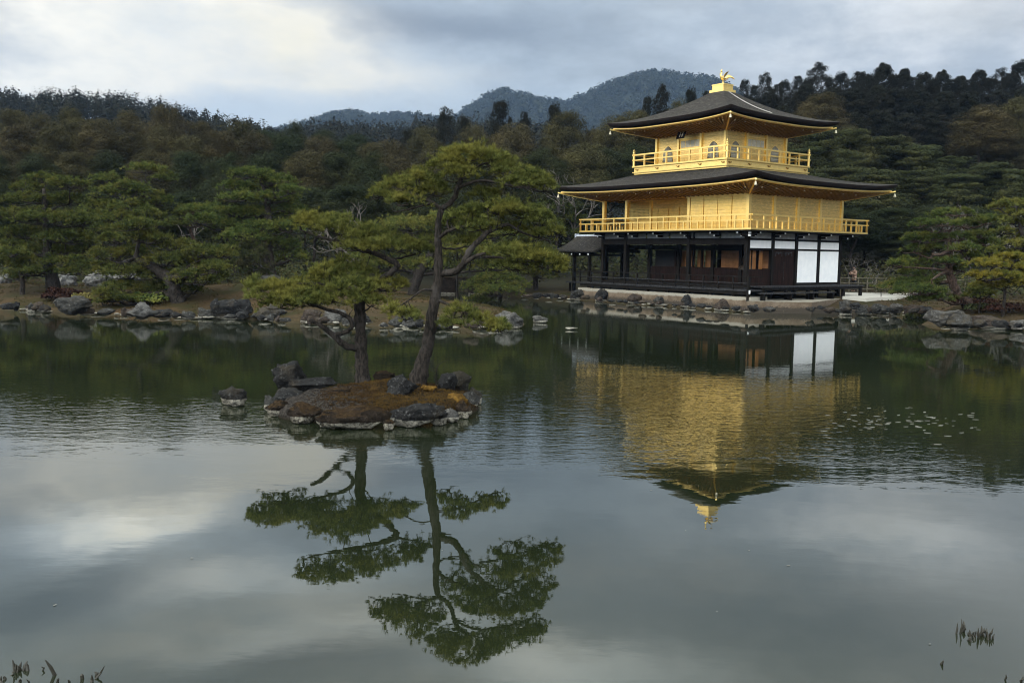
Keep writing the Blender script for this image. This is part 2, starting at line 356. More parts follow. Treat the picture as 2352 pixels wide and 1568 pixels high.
def copy_tree(o, parent=None):
    c = o.copy(); C.objects.link(c); c.parent = parent
    for ch in o.children: copy_tree(ch, c)
    return c
def unit(v): return v / (np.linalg.norm(v, axis=-1, keepdims=True) + 1e-9)
def smooth_path(P, k=4):
    P = np.asarray(P, float); out = []
    Q = np.vstack([2 * P[0] - P[1], P, 2 * P[-1] - P[-2]])
    for i in range(1, len(Q) - 2):
        for t in np.linspace(0, 1, k, endpoint=False):
            a, b, c, d = Q[i - 1:i + 3]
            out.append(.5 * ((2 * b) + (c - a) * t + (2 * a - 5 * b + 4 * c - d) * t * t + (3 * b - 3 * c + d - a) * t ** 3))
    out.append(P[-1]); return np.array(out)
def limb_path(P, R, rng, k=4, wob=.25):
    Q = smooth_path(P, k); r = np.interp(np.linspace(0, 1, len(Q)), np.linspace(0, 1, len(R)), R)
    J = rng.normal(size=Q.shape) * r[:, None] * wob; J[0] = 0
    return Q + J, r * (1 + rng.normal(size=len(Q)) * .06)
def tufts(P, ax, k, L, wd, rng, lo=.25, hi=1.25):
    """k needles per shoot, all meeting in the shoot's own vertex"""
    n = len(P); Q = np.repeat(P, k, 0); ax = np.repeat(ax, k, 0)
    pr = unit(np.cross(ax, rng.normal(size=ax.shape))); th = rng.uniform(lo, hi, len(Q))[:, None]
    d = ax * np.cos(th) + pr * np.sin(th); sd_ = unit(np.cross(d, rng.normal(size=d.shape))) * wd
    Ls = (np.repeat(L * rng.uniform(.8, 1.15, n), k) * rng.uniform(.7, 1.1, len(Q)))[:, None]
    V = np.concatenate([P, np.stack([Q + d * Ls * .45 + sd_, Q + d * Ls], 1).reshape(-1, 3)])
    c = np.repeat(np.arange(n), k); i = n + 2 * np.arange(n * k)
    return V, np.stack([c, i, i + 1], -1)
def leaves(P, N, s, rng, asp=.6, nr=.55):
    n = len(P); N = unit(N + rng.normal(size=N.shape) * nr); a = unit(np.cross(N, rng.normal(size=N.shape))); b = np.cross(N, a)
    ss = (s * rng.uniform(.6, 1.3, n))[:, None]
    V = np.stack([P - a * ss, P - b * ss * asp, P + a * ss, P + b * ss * asp], 1).reshape(-1, 3)
    return V, np.arange(len(V)).reshape(-1, 4)

# ------------------------------------------------------------------ the ground, the pond and the hills
SHORE = [(-70, 44), (-45, 45)] + [tuple(on_z(*p)[:2]) for p in
    ((-150, 706), (0, 711), (60, 712), (150, 718), (230, 722), (330, 727), (420, 730), (480, 728), (560, 733), (680, 742), (770, 745), (880, 750), (960, 752), (1100, 756), (1160, 752), (1200, 746))]
SHORE += [tuple(on_z(*p)[:2]) for p in ((1180, 722), (1120, 706), (1000, 696), (960, 684), (1000, 676), (1060, 668), (1090, 668), (1130, 676), (1190, 682), (1240, 684), (1310, 689))]
PSI = .9348; PC = np.array([12.8413, 50.4876])
def pav(u, v): return tuple(PC + u * np.array([-math.cos(PSI), math.sin(PSI)]) + v * np.array([math.sin(PSI), math.cos(PSI)]))
SHORE += [pav(13.3, -1.15), pav(6, -1.3), pav(-1.2, -1.35)] + [tuple(on_z(*p)[:2]) for p in ((1760, 716), (1850, 717), (1950, 718), (2060, 719), (2130, 722), (2140, 735), (2118, 746), (2160, 749), (2260, 752), (2352, 755), (2500, 768), (2800, 800))]
SHORE += [(60, 26), (75, 4.0), (-70, 4.0)]
SH = np.array(SHORE)
def sdf(x, y, poly=SH):                 # > 0 on land
    p = np.stack([x, y], -1); d = np.full(x.shape, 1e9); ins = np.zeros(x.shape, bool)
    for i in range(len(poly)):
        a, b = poly[i], poly[(i + 1) % len(poly)]; e = b - a; q = p - a
        t = np.clip((q @ e) / (e @ e), 0, 1); d = np.minimum(d, np.linalg.norm(q - t[..., None] * e, axis=-1))
        c = ((a[1] <= y) & (b[1] > y)) | ((b[1] <= y) & (a[1] > y))
        with np.errstate(divide='ignore', invalid='ignore'):
            xi = a[0] + (y - a[1]) / (b[1] - a[1]) * e[0] if b[1] != a[1] else a[0] + 0 * y
        ins ^= c & (x < xi)
    return np.where(ins, -d, d)
def sst(t): t = np.clip(t, 0, 1); return t * t * (3 - 2 * t)
MOUNDS = [(540, 44.5, .75, 3.6, 2.6), (880, 40.5, .25, 3.0, 2.0), (60, 48, .3, 6, 4), (2300, 46, .5, 6, 3)]
def ground_z(x, y):
    x = np.asarray(x, float); y = np.asarray(y, float); d = sdf(x, y)
    z = np.where(d > 0, .10 + .52 * (1 - np.exp(-np.maximum(d, 0) / 2.0)), np.maximum(-.9, .04 + d * .55))
    land = sst(d / 2)
    for px, Y, a, sx, sy in MOUNDS:
        X0 = at(px, 600, Y)[0]; z = z + land * a * np.exp(-((x - X0) / sx) ** 2 - ((y - Y) / sy) ** 2)
    az = x / np.maximum(y, 1)
    z = z + land * (.07 + .20 * sst((az - .16) / .14)) * np.maximum(0, np.minimum(y, 150) - 64)
    z = z + land * .06 * (np.sin(x * .9 + y * .4) + np.sin(x * .37 - y * .8))
    return z
gx = np.concatenate([np.linspace(-420, -60, 25), np.arange(-58, 60, .55), np.linspace(61, 420, 25)])
gy = np.concatenate([np.linspace(-60, 2, 10), np.arange(2.6, 34, 1.2), np.arange(34.2, 72, .5), np.linspace(72.5, 460, 70)])
GX, GY = np.meshgrid(gx, gy); GZ = ground_z(GX, GY)
nxg = len(gx); idx = np.arange(GX.size).reshape(GX.shape)
Fg = np.stack([idx[:-1, :-1], idx[:-1, 1:], idx[1:, 1:], idx[1:, :-1]], -1).reshape(-1, 4)
tag(mesh_obj('ground', np.stack([GX, GY, GZ], -1).reshape(-1, 3), Fg, 'ground', None, True), kind='structure')
wv = [(-300, 3.2, 0), (300, 3.2, 0), (300, 90, 0), (-300, 90, 0)]
tag(mesh_obj('pond_water', wv, [(0, 1, 2, 3)], 'water'), kind='structure')
def gz(x, y): return float(ground_z(np.array([x]), np.array([y]))[0])

def ridge_hill(name, R, Yr, Yf, sink, seed, rough, wood, ntree, tw, th, m, lab, LP=46, LS=.34):
    rng = np.random.default_rng(seed); P = np.array([at(px, py, Yr) for px, py in R]); azs = P[:, 0] / P[:, 1]; top = P[:, 2] - sink
    na, nd = 150, 26; aa = np.linspace(azs[0], azs[-1], na); dd = np.concatenate([np.linspace(Yf, Yr, 18), Yr + (Yr - Yf) * np.linspace(.08, .9, 8)])
    def hz(a, d):
        t = np.interp(a, azs, top); k = np.where(d <= Yr, sst((d - Yf) / (Yr - Yf)) ** .8, 1 - .6 * sst((d - Yr) / (Yr - Yf)))
        return np.maximum(t, 3) * k + rough * np.sin(a * 60 + d * .021) * k * np.where(d < Yr, (Yr - d) / (Yr - Yf), 0)
    AA, DD = np.meshgrid(aa, dd); V = np.stack([AA * DD, DD, hz(AA, DD)], -1).reshape(-1, 3)
    ii = np.arange(AA.size).reshape(AA.shape); F = np.stack([ii[:-1, :-1], ii[:-1, 1:], ii[1:, 1:], ii[1:, :-1]], -1).reshape(-1, 4)
    tag(mesh_obj(name, V, F, 'hill', None, True), kind='structure')
    a = rng.uniform(azs[0], azs[-1], ntree); d = Yf + (Yr - Yf) * (.12 + .9 * rng.uniform(0, 1, ntree) ** .75)
    k = ntree // 5; d[:k] = Yr * rng.uniform(.985, 1.01, k)
    base = np.stack([a * d, d, hz(a, d)], -1); s = rng.uniform(.55, 1.25, ntree); s[:k] *= rng.uniform(.7, 1.25, k); h = th * s; r = tw * s * rng.uniform(.7, 1.2, ntree)
    lp = LP; pts = unit(rng.normal(size=(ntree, lp, 3))); rad = rng.uniform(.75, 1.05, (ntree, lp, 1))
    lump = 1 + .25 * np.sin(pts[..., :1] * 5 + rng.uniform(0, 6, (ntree, 1, 1))) * np.sin(pts[..., 2:] * 6 + rng.uniform(0, 6, (ntree, 1, 1)))
    q = pts * rad * lump; con = (rng.uniform(0, 1, (ntree, 1)) < .3); taper = np.where(con, .25 + .75 * (1 - (q[..., 2] + 1) / 2), 1.0)
    PP = np.stack([q[..., 0] * r[:, None] * taper, q[..., 1] * r[:, None] * taper, (q[..., 2] * .5 + .55) * h[:, None]], -1) + base[:, None]
    V, F = leaves(PP.reshape(-1, 3), pts.reshape(-1, 3), np.repeat(r * LS, lp), rng, .8, .22)
    tag(mesh_obj(wood, V, F, m), lab, 'wood', kind='stuff')
ridge_hill('wooded_hill', [(-500, 215), (-200, 205), (0, 203), (150, 208), (290, 213), (370, 235), (450, 252), (540, 264), (610, 285), (640, 293), (700, 281), (760, 275), (850, 279), (960, 273), (1060, 264), (1160, 275), (1330, 295), (1500, 310)],
           310, 170, 10.0, 3, 1.2, 'hillside_wood', 2000, 2.6, 7.5, 'farwood', 'dark wood covering the low hill behind the left bank', 260, .11)
ridge_hill('mountain', [(560, 310), (700, 290), (760, 268), (800, 258), (860, 269), (900, 266), (940, 268), (1040, 275), (1080, 248), (1120, 226), (1160, 215), (1200, 224), (1260, 233), (1310, 238), (1360, 217), (1420, 192), (1470, 174), (1520, 170), (1570, 182), (1620, 187), (1660, 195), (1720, 232), (1800, 260), (1950, 290), (2300, 320)],
           1400, 700, 12, 4, 14, 'mountain_wood', 8000, 5.0, 11, 'mtwood', 'blue hazy wood on the distant mountains', 60, .26)

# ------------------------------------------------------------------ the golden pavilion (local x = -u: west is -x, north is +y)
B = 2.13; L = 5.5 * B; Mv = 4 * B
TOP = thing('golden_pavilion', 'three storey golden pavilion with dark thatched roofs standing at the pond edge', 'pavilion', (PC[0], PC[1], 0), -PSI)
def bx(mb, u0, u1, v0, v1, z0, z1): return mb.box(-u0, -u1, v0, v1, z0, z1)
def onebox(name, m, *a, parent=TOP): return bx(MB(), *a).build(name, m, parent)
# ground floor
onebox('floor_platform', 'wood', -.02, L + .02, -.02, Mv + .02, 1.02, 1.36)
for u, v in ((0, 0), (2 * B, 0), (4.5 * B, 0), (L, 0), (0, B), (0, 2 * B), (0, 3 * B), (0, Mv), (L, B), (L, Mv), (2 * B, B), (4.5 * B, B), (B, B), (3.3 * B, B)):
    onebox('pillar', 'wood', u - .11, u + .11, v - .11, v + .11, .3, 4.42)
for k in range(8): onebox('floor_post', 'wood', L * k / 7 - .09, L * k / 7 + .09, -1.02, -.84, .45, 1.0)
onebox('lintel_beam', 'wood', .11, L - .11, -.07, .07, 3.62, 3.95)
onebox('lintel_beam', 'wood', -.07, .07, .11, Mv - .11, 3.88, 3.97)
onebox('lintel_beam', 'wood', .12, L - .12, B - .06, B + .06, 3.33, 3.60)
onebox('lintel_beam', 'wood', -.07, .07, .11, Mv - .11, 3.345, 3.44)
onebox('sill_beam', 'wood', -.08, .06, 2 * B - .1, Mv - .11, 1.36, 1.50)
onebox('ceiling_board', 'wood', .08, L - .08, .08, Mv - .08, 3.98, 4.02)
onebox('back_wall', 'woodr', .1, L - 2.3, Mv - .12, Mv - .06, 1.36, 3.98)
for k in range(6):
    u0, u1 = L * k / 6 + .03, L * (k + 1) / 6 - .03
    onebox('plaster_strip', 'strip', u0 + .05, u1 - .05, .0, .03, 3.99, 4.30)
for k in range(4):
    v0, v1 = k * B + .13, (k + 1) * B - .13
    onebox('white_panel', 'white', -.05, .0, v0, v1, 3.445, 3.87)
    onebox('plaster_strip', 'strip', -.03, .0, v0, v1, 3.99, 4.30)
    if k >= 2: onebox('white_panel', 'white', -.055, .0, v0, v1, 1.51, 3.335)
onebox('low_wall', 'woodr', .12, 4.5 * B - .12, B - .04, B + .04, 1.36, 2.28)
onebox('low_wall', 'woodr', -.04, .04, .12, B - .12, 1.36, 2.26)
# lit amber screens seen through the openings of the hall
for u0, u1 in ((.35, 1.0), (1.25, 2.0), (2.45, 3.9), (4.5, 5.15), (5.3, 5.8), (6.0, 7.3)):
    onebox('amber_screen', 'amber', u0, u1, B + .30, B + .34, 2.30, 3.30)
onebox('dark_screen', 'black', 7.45, 9.4, B + .30, B + .34, 1.4, 3.32)
for u in (1.12, 2.25, 4.3, 5.22, 5.9, 7.4): onebox('screen_post', 'woodr', u - .07, u + .07, B + .02, B + .10, 2.28, 3.33)
for v0, v1 in ((.35, .72), (.9, 1.15), (1.45, 1.72)): onebox('amber_screen', 'amber', .30, .34, v0, v1, 2.28, 3.3)
# dark double doors with pale carved tops
d = onebox('double_door', 'woodr', -.045, .03, B + .13, 2 * B - .13, 1.37, 3.34)
for v0 in (B + .2, B * 1.5 + .04):
    mb = MB()
    for q in (0, .55): bx(mb, -.065, -.046, v0 + .06 + q, v0 + .12 + q, 3.0, 3.24)
    bx(mb, -.066, -.046, v0 + .12, v0 + .61, 3.19, 3.25); bx(mb, -.066, -.046, v0 + .3, v0 + .4, 3.1, 3.19)
    mb.build('carved_panel', 'deck', d)
onebox('door_edge', 'deck', -.06, -.046, B * 1.5 - .012, B * 1.5 + .012, 1.6, 2.7, parent=d)
# seated statue inside
mb = MB(); a = np.linspace(0, 1, 16)
prof = [(.0, .62), (.10, .60), (.22, .46), (.30, .30), (.50, .33), (.68, .36), (.80, .30), (.86, .13), (.92, .12), (.98, .17), (1.06, .18), (1.14, .15), (1.2, .05)]
V = []; nn_ = 16
for z, r in prof:
    for j in range(nn_): t = 2 * PI * j / nn_; V.append((-1.7 + r * math.cos(t) * 1.05, B + .05 + (r * .55 + .02) * math.sin(t), 2.2 + z))
F = [(i * nn_ + j, i * nn_ + (j + 1) % nn_, (i + 1) * nn_ + (j + 1) % nn_, (i + 1) * nn_ + j) for i in range(len(prof) - 1) for j in range(nn_)] + [tuple((len(prof) - 1) * nn_ + j for j in range(nn_))]
mb.add(V, F); st = mb.build('seated_statue', 'statue', None, True); st.location = (PC[0], PC[1], 0); st.rotation_euler = (0, 0, -PSI)
st.location = (PC[0], PC[1], 0.0); tag(st, 'dark seated statue silhouetted against amber screens in the ground floor hall', 'statue')
onebox('altar', 'black', 1.0, 2.4, B - .02, B + .28, 1.36, 2.205)
# south veranda and its railing
onebox('veranda_deck', 'deck', -1.12, L + 1.1, -1.12, -.03, 1.10, 1.19)
onebox('veranda_beam', 'wood', -1.08, L + 1.06, -1.06, -.95, .92, 1.09)
rl = onebox('veranda_railing', 'wood', -1.45, L + 1.12, -1.09, -1.02, 1.86, 1.915)
onebox('lower_rail', 'deck', -1.1, L + 1.1, -1.08, -1.03, 1.52, 1.565, parent=rl)
onebox('lower_rail', 'wood', -1.1, L + 1.1, -1.08, -1.03, 1.30, 1.34, parent=rl)
for k in range(14):
    u = -1.05 + (L + 2.1) * k / 13; onebox('baluster', 'wood', u - .04, u + .04, -1.085, -1.005, 1.19, 1.86, parent=rl)
onebox('return_rail', 'wood', -1.09, -1.02, -1.02, .12, 1.862, 1.912, parent=rl)
onebox('return_rail', 'wood', -1.09, -1.02, -1.02, .12, 1.50, 1.55, parent=rl)
pst = onebox('corner_post', 'wood', -1.13, -.99, -1.13, -.99, .35, 1.95, parent=rl)
onebox('post_cap', 'cap', -1.15, -1.13, -1.12, -1.0, .98, 1.17, parent=rl)
# east veranda and low step
onebox('east_veranda', 'deck', -1.12, -.03, .14, 9.6, 1.28, 1.36)
onebox('veranda_beam', 'wood', -1.06, -.95, .2, 9.5, 1.14, 1.278)
for v in (.25, 2.2, 4.2, 6.2, 7.6, 9.35): onebox('veranda_leg', 'wood', -1.1, -.94, v - .08, v + .08, .5, 1.14)
onebox('low_step', 'deck', -1.62, -1.2, -.45, 6.05, .96, 1.03)
for v in (-.3, 2, 4, 5.9): onebox('step_leg', 'wood', -1.56, -1.3, v - .06, v + .06, .5, .96)
# brackets under the balcony
def bracket(u, v, du, dv):
    mb = MB(); s = .055
    for z, ln, wd in ((4.06, .45, .06), (4.21, .78, .06)):
        a0, a1 = (u, v), (u + du * ln, v + dv * ln)
        bx(mb, min(a0[0], a1[0]) - wd * abs(dv), max(a0[0], a1[0]) + wd * abs(dv), min(a0[1], a1[1]) - wd * abs(du), max(a0[1], a1[1]) + wd * abs(du), z, z + .12)
    bx(mb, u - .32 * abs(dv) - .05 * abs(du), u + .32 * abs(dv) + .05 * abs(du), v - .32 * abs(du) - .05 * abs(dv), v + .32 * abs(du) + .05 * abs(dv), 4.335, 4.40)
    b = mb.build('bracket', 'wood', TOP)
    for z, ln in ((4.075, .45), (4.225, .78)):
        cu, cv_ = u + du * (ln + .012), v + dv * (ln + .012); mb = MB()
        bx(mb, cu - .05 * abs(dv) - .012 * abs(du), cu + .05 * abs(dv) + .012 * abs(du), cv_ - .05 * abs(du) - .012 * abs(dv), cv_ + .05 * abs(du) + .012 * abs(dv), z, z + .09)
        mb.build('bracket_tip', 'cap', b)
for u in (0, B * .9, B * 1.95, B * 3, B * 4.0, B * 4.6, L): bracket(u, -.08, 0, -1)
for k in range(5): bracket(-.08, k * B, -1, 0)
for s in (1,):
    b = onebox('bracket', 'wood', -.72, -.1, -.72, -.1, 4.10, 4.33)
    for q, z in ((-.78, 4.2), (-.72, 4.06)): onebox('bracket_tip', 'cap', q - .06, q + .05, q - .06, q + .05, z, z + .11, parent=b)
# balcony of the middle floor
OB = 1.13
onebox('balcony_underside', 'wood', -OB + .04, L + OB - .04, -OB + .04, Mv + OB - .04, 4.34, 4.40)
onebox('balcony_floor', 'gold', -OB, L + OB, -OB, Mv + OB, 4.403, 4.50)
def railing(u0, u1, v0, v1, z0, zt, zm, nper, rad, name, mix):
    """horizontal rails round a balcony: four sides, each a part with its balusters"""
    for a0, a1, n in (((u0, v0), (u1, v0), nper[0]), ((u0, v0), (u0, v1), nper[1]), ((u1, v0), (u1, v1), nper[1]), ((u0, v1), (u1, v1), nper[0])):
        a0 = np.array(a0); a1 = np.array(a1); t = (a1 - a0) / np.linalg.norm(a1 - a0); ext = .12
        mb = MB(); p = a0 - t * ext; q = a1 + t * ext
        for z, r in ((zt, rad), (zm, rad * .8)):
            w_ = np.abs(t[::-1]) * r; lo = np.minimum(p, q) - w_; hi = np.maximum(p, q) + w_; off = .002 if abs(t[1]) > .5 else 0
            bx(mb, lo[0], hi[0], lo[1], hi[1], z - r - off, z + r - off)
        r_ = mb.build(name, 'gold', TOP)
        for k in range(n + 1):
            c = a0 + (a1 - a0) * k / n; tall = (k % 2 == 0) or not mix
            onebox('baluster', 'gold', c[0] - rad, c[0] + rad, c[1] - rad, c[1] + rad, z0, (zt - rad) if tall else (zm - rad * .8), parent=r_)
railing(-OB + .05, L + OB - .05, -OB + .05, Mv + OB - .05, 4.5, 5.21, 4.92, (26, 20), .04, 'balcony_railing', True)
# middle floor walls
ZW = 6.47
for u, v in ((0, 0), (L, 0), (4.5 * B, 0), (0, Mv), (L, Mv), (0, B), (0, 2 * B), (0, 3 * B), (2.03 * B, 0), (4.5 * B, B), (L, B)):
    onebox('gold_pillar', 'gold', u - .10, u + .10, v - .10, v + .10, 4.5, ZW)
for k in range(4): onebox('plank_wall', 'goldp', -.03, .05, k * B + .1, (k + 1) * B - .1, 4.5, ZW)
onebox('plank_wall', 'goldp', .1, L - .1, Mv - .05, Mv + .03, 4.5, ZW)
onebox('plank_wall', 'goldp', L - .05, L + .03, B + .1, Mv - .1, 4.5, ZW)
onebox('plank_wall', 'goldp', 2.03 * B - .04, 2.03 * B + .04, .1, B - .05, 4.5, ZW)
onebox('front_wall', 'goldp', .1, 2.03 * B - .1, .0, .06, 4.5, ZW)
for k in range(4):
    u0 = .1 + (2.03 * B - .2) * k / 4; onebox('sliding_shutter', 'goldb', u0 + .02, u0 + 1.0, -.05 - .012 * (k % 2), .0, 4.56, 6.32)
onebox('shutter_head', 'gold', -.05, 2.12 * B, -.12, -.02, 6.33, 6.43)
onebox('inner_wall', 'goldp', 2.03 * B + .04, L - .06, B, B + .06, 4.5, ZW)
for u0, u1 in ((4.5, 5.2), (5.25, 6.28), (6.33, 7.02), (7.12, 7.95), (8.05, 8.9), (8.95, 9.42)): onebox('sliding_door', 'goldb', u0, u1, B - .05, B, 4.56, 5.95)
lt = onebox('lattice_window', 'black', 9.72, 11.58, B - .03, B, 5.28, 5.95)
mb = MB()
for k in range(17): u = 9.72 + 1.86 * k / 16; bx(mb, u - .026, u + .026, B - .075, B - .032, 5.25, 5.98)
for k in range(8): z = 5.28 + .67 * k / 7; bx(mb, 9.70, 11.6, B - .08, B - .034, z - .02, z + .02)
mb.build('lattice', 'gold', lt)
onebox('lower_panel', 'goldb', 9.70, 11.6, B - .06, B - .01, 4.55, 5.2)
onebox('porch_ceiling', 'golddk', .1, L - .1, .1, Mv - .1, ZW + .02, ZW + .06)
# roofs
def roof(cu, cv, hu0, hv0, hu1, hv1, ze, zt, lift, thick, fu, fv, zf, liftf, wu, wv, zw, nraf, over, pr=.55):
    """curved hip roof: eave half sizes hu0/hv0, top half sizes hu1/hv1; f*: gold eave board; w*: walls it rests on"""
    ns, ntt = 40, 22
    def surf(t, s, side, drop=0., inset=0.):
        hu = hu0 + (hu1 - hu0) * t - inset; hv = hv0 + (hv1 - hv0) * t - inset
        z = ze + (zt - ze) * (pr * t + (1 - pr) * t * t) + lift * np.abs(s) ** 3.2 * (1 - t) ** 2.2 - drop
        u, v = [(s * hu, -hv + 0 * s), (hu + 0 * s, s * hv), (-s * hu, hv + 0 * s), (-hu + 0 * s, -s * hv)][side]
        return np.stack([-(cu + u), cv + v, z + 0 * s], -1)
    s = np.linspace(-1, 1, ns + 1)
    mb = MB()
    for side in range(4):
        rows = [surf(t, s, side) for t in np.linspace(0, 1, ntt)]
        V = np.concatenate(rows); n = ns + 1
        mb.add(V, [(i * n + j, (i + 1) * n + j, (i + 1) * n + j + 1, i * n + j + 1)[::-1] for i in range(ntt - 1) for j in range(ns)])
    rf = mb.build('thatched_roof', 'thatch', TOP, True)
    mb = MB()
    for side in range(4):
        a = surf(0, s, side); b = surf(0, s, side, thick * .55, .05); c_ = surf(0, s, side, thick, .16); d_ = surf(0, s, side, thick * .98, over)
        n = ns + 1; V = np.concatenate([a, b, c_, d_]); mb.add(V, [(i * n + j, i * n + j + 1, (i + 1) * n + j + 1, (i + 1) * n + j) for i in range(3) for j in range(ns)])
    mb.build('thatch_edge', 'thatche', rf, True)
    def eave(hu, hv, z, side, lf, sc=1.0):
        u, v = [(s * hu, -hv + 0 * s), (hu + 0 * s, s * hv), (-s * hu, hv + 0 * s), (-hu + 0 * s, -s * hv)][side]
        return np.stack([-(cu + u), cv + v, z + lf * np.abs(s) ** 3.2], -1)
    mb = MB(); n = ns + 1
    for side in range(4):
        R = [eave(fu - .10, fv - .10, zf + .13, side, liftf), eave(fu, fv, zf + .10, side, liftf), eave(fu, fv, zf + .030, side, liftf), eave(fu - .05, fv - .05, zf, side, liftf), eave(fu - .14, fv - .14, zf + .0, side, liftf)]
        mb.add(np.concatenate(R), [(i * n + j, i * n + j + 1, (i + 1) * n + j + 1, (i + 1) * n + j) for i in range(4) for j in range(ns)])
    mb.build('eave_board', 'gold', rf, True)
    mb = MB()
    for side in range(4):
        R = [eave(fu - .14 + (wu - fu + .14) * t, fv - .14 + (wv - fv + .14) * t, zf + .02 + (zw - zf) * t, side, liftf * (1 - t)) for t in np.linspace(0, 1, 5)]
        mb.add(np.concatenate(R), [(i * n + j, i * n + j + 1, (i + 1) * n + j + 1, (i + 1) * n + j) for i in range(4) for j in range(ns)])
        for k in range(nraf[side % 2]):
            sx = -1 + 2 * (k + .5) / nraf[side % 2]
            for (ra, rb, hh) in ((.04, .97, .07), ):
                hu = lambda t: fu - .10 + (wu - fu + .10) * t
                hv = lambda t: fv - .10 + (wv - fv + .10) * t
                P = []
                for t in (ra, rb):
                    Hu, Hv = hu(t), hv(t); lim = (Hu if side % 2 == 0 else Hv); along = np.clip(sx * (fu if side % 2 == 0 else fv), -lim + .02, lim - .02)
                    zz = zf + (zw - zf) * t + liftf * abs(sx) ** 3.2 * (1 - t) - .0
                    u, v = [(along, -Hv), (Hu, along), (-along, Hv), (-Hu, -along)][side]
                    P.append((-(cu + u), cv + v, zz))
                P = np.array(P); dirp = np.array([1, 0, 0]) * .035 if side % 2 == 0 else np.array([0, 1, 0]) * .035
                dn = np.array([0, 0, -hh]); V = [P[0] - dirp, P[0] + dirp, P[1] + dirp, P[1] - dirp]; V = V + [q + dn for q in V]
                mb.add(V, [(0, 1, 2, 3), (7, 6, 5, 4), (0, 4, 5, 1), (1, 5, 6, 2), (2, 6, 7, 3), (3, 7, 4, 0)])
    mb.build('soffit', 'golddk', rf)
    for (a, b) in ((1, -1), (-1, -1), (-1, 1), (1, 1)):                       # hip rafters with pale tips and wind bells
        e = np.array([-(cu + a * (fu + .10)), cv + b * (fv + .10), zf + liftf + .02]); i_ = np.array([-(cu + a * wu), cv + b * wv, zw - .02])
        hr = MB().tube([i_, i_ + (e - i_) * .6 + np.array([0, 0, -.03]), e + (e - i_) * .02], [.07, .06, .05], 6).build('hip_rafter', 'gold', rf)
        q = e + (e - i_) * .01; t = np.linspace(0, 1, 6)
        MB().tube([q + (0, 0, -.03), q + (0, 0, -.12)], .008, 5).tube([q + (0, 0, -.12), q + (0, 0, -.15), q + (0, 0, -.26), q + (0, 0, -.30)], [.02, .05, .065, .085], 10).build('wind_bell', 'lattice', hr)
    return rf
cu, cv2 = L / 2, Mv / 2
r1 = roof(cu, cv2, L / 2 + 2.27, Mv / 2 + 2.27, 2.9, 2.9, 7.10, 8.28, .26, .21, L / 2 + 2.02, Mv / 2 + 2.02, 6.74, .17, L / 2, Mv / 2, 6.42, (44, 36), .5, .62)
r2 = roof(cu, cv2, 5.0, 5.0, .5, .5, 11.00, 13.05, .22, .21, 4.72, 4.72, 10.60, .20, 2.765, 2.765, 10.28, (34, 34), .5, .42)
# small pale rafter caps along the eaves
for rf, fu, fv, z0, n1, n2 in ((r1, L / 2 + 1.75, Mv / 2 + 1.75, 6.60, 13, 10), (r2, 4.4, 4.4, 10.52, 10, 10)):
    for k in range(n1):
        u = -fu + 2 * fu * (k + .5) / n1
        for b in (-1, 1): onebox('rafter_end', 'capd', cu + u - .022, cu + u + .022, cv2 + b * fv - .03, cv2 + b * fv + .03, z0 - .04, z0 + .02, parent=rf)
    for k in range(n2):
        v = -fv + 2 * fv * (k + .5) / n2
        for b in (-1, 1): onebox('rafter_end', 'capd', cu + b * fu - .04, cu + b * fu + .04, cv2 + v - .022, cv2 + v + .022, z0 - .04, z0 + .02, parent=rf)
# top floor
W3, O3 = 2.765, 1.055
E3 = W3 + O3
mb = MB(); bx(mb, cu - E3 + .08, cu + E3 - .08, cv2 - E3 + .08, cv2 + E3 - .08, 8.0, 8.44); mb.build('balcony_base', 'gold', TOP)
mb = MB(); bx(mb, cu - E3 - .02, cu + E3 + .02, cv2 - E3 - .02, cv2 + E3 + .02, 8.443, 8.53); mb.build('balcony_floor', 'gold', TOP)
mb = MB(); bx(mb, cu - E3, cu + E3, cv2 - E3, cv2 + E3, 8.10, 8.16); mb.build('base_moulding', 'gold', TOP)
for k in range(5):                                                            # cloud-shaped hooks on the balcony base
    for side in range(2):
        t = -E3 + .35 + k * (2 * E3 - .7) / 4; mb = MB()
        q = [(-.14, 8.33), (-.05, 8.33), (.03, 8.30), (.12, 8.34), (.10, 8.26), (0, 8.24)]
        if side == 0: mb.prism([(-(cu + t) + a, b) for a, b in q], 1, cv2 - E3 + .03, cv2 - E3 + .079)
        else: mb.prism([(cv2 + t + a, b) for a, b in q], 0, -(cu - E3 + .079), -(cu - E3 + .03))
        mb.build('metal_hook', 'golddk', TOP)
railing(cu - E3 + .06, cu + E3 - .06, cv2 - E3 + .06, cv2 + E3 - .06, 8.53, 9.22, 8.90, (8, 8), .042, 'upper_railing', False)
for a in (-1, 1):
    for b in (-1, 1):
        p = np.array([-(cu + a * (E3 - .06)), cv2 + b * (E3 - .06), 0])
        MB().tube([p + (0, 0, z) for z in (8.5, 9.30, 9.34, 9.40, 9.46, 9.52, 9.60)], [.075, .075, .095, .07, .085, .05, .01], 10).build('finial_post', 'gold', TOP)
mb = MB(); bx(mb, cu - W3 + .05, cu + W3 - .05, cv2 - W3 + .05, cv2 + W3 - .05, 8.53, 10.40); mb.build('upper_wall', 'goldp', TOP)
for a in (-W3, -.91, .91, W3):
    for b in (-W3, -.91, .91, W3):
        if abs(a) == W3 or abs(b) == W3: onebox('upper_pillar', 'gold', cu + a - .075, cu + a + .075, cv2 + b - .075, cv2 + b + .075, 8.53, 10.38)
def side_pt(side, s, off, z):                       # a point on wall `side` of the top floor
    d = W3 - .05 + off
    return [(-(cu + s), cv2 - d, z), (-(cu - d), cv2 + s, z)][side]
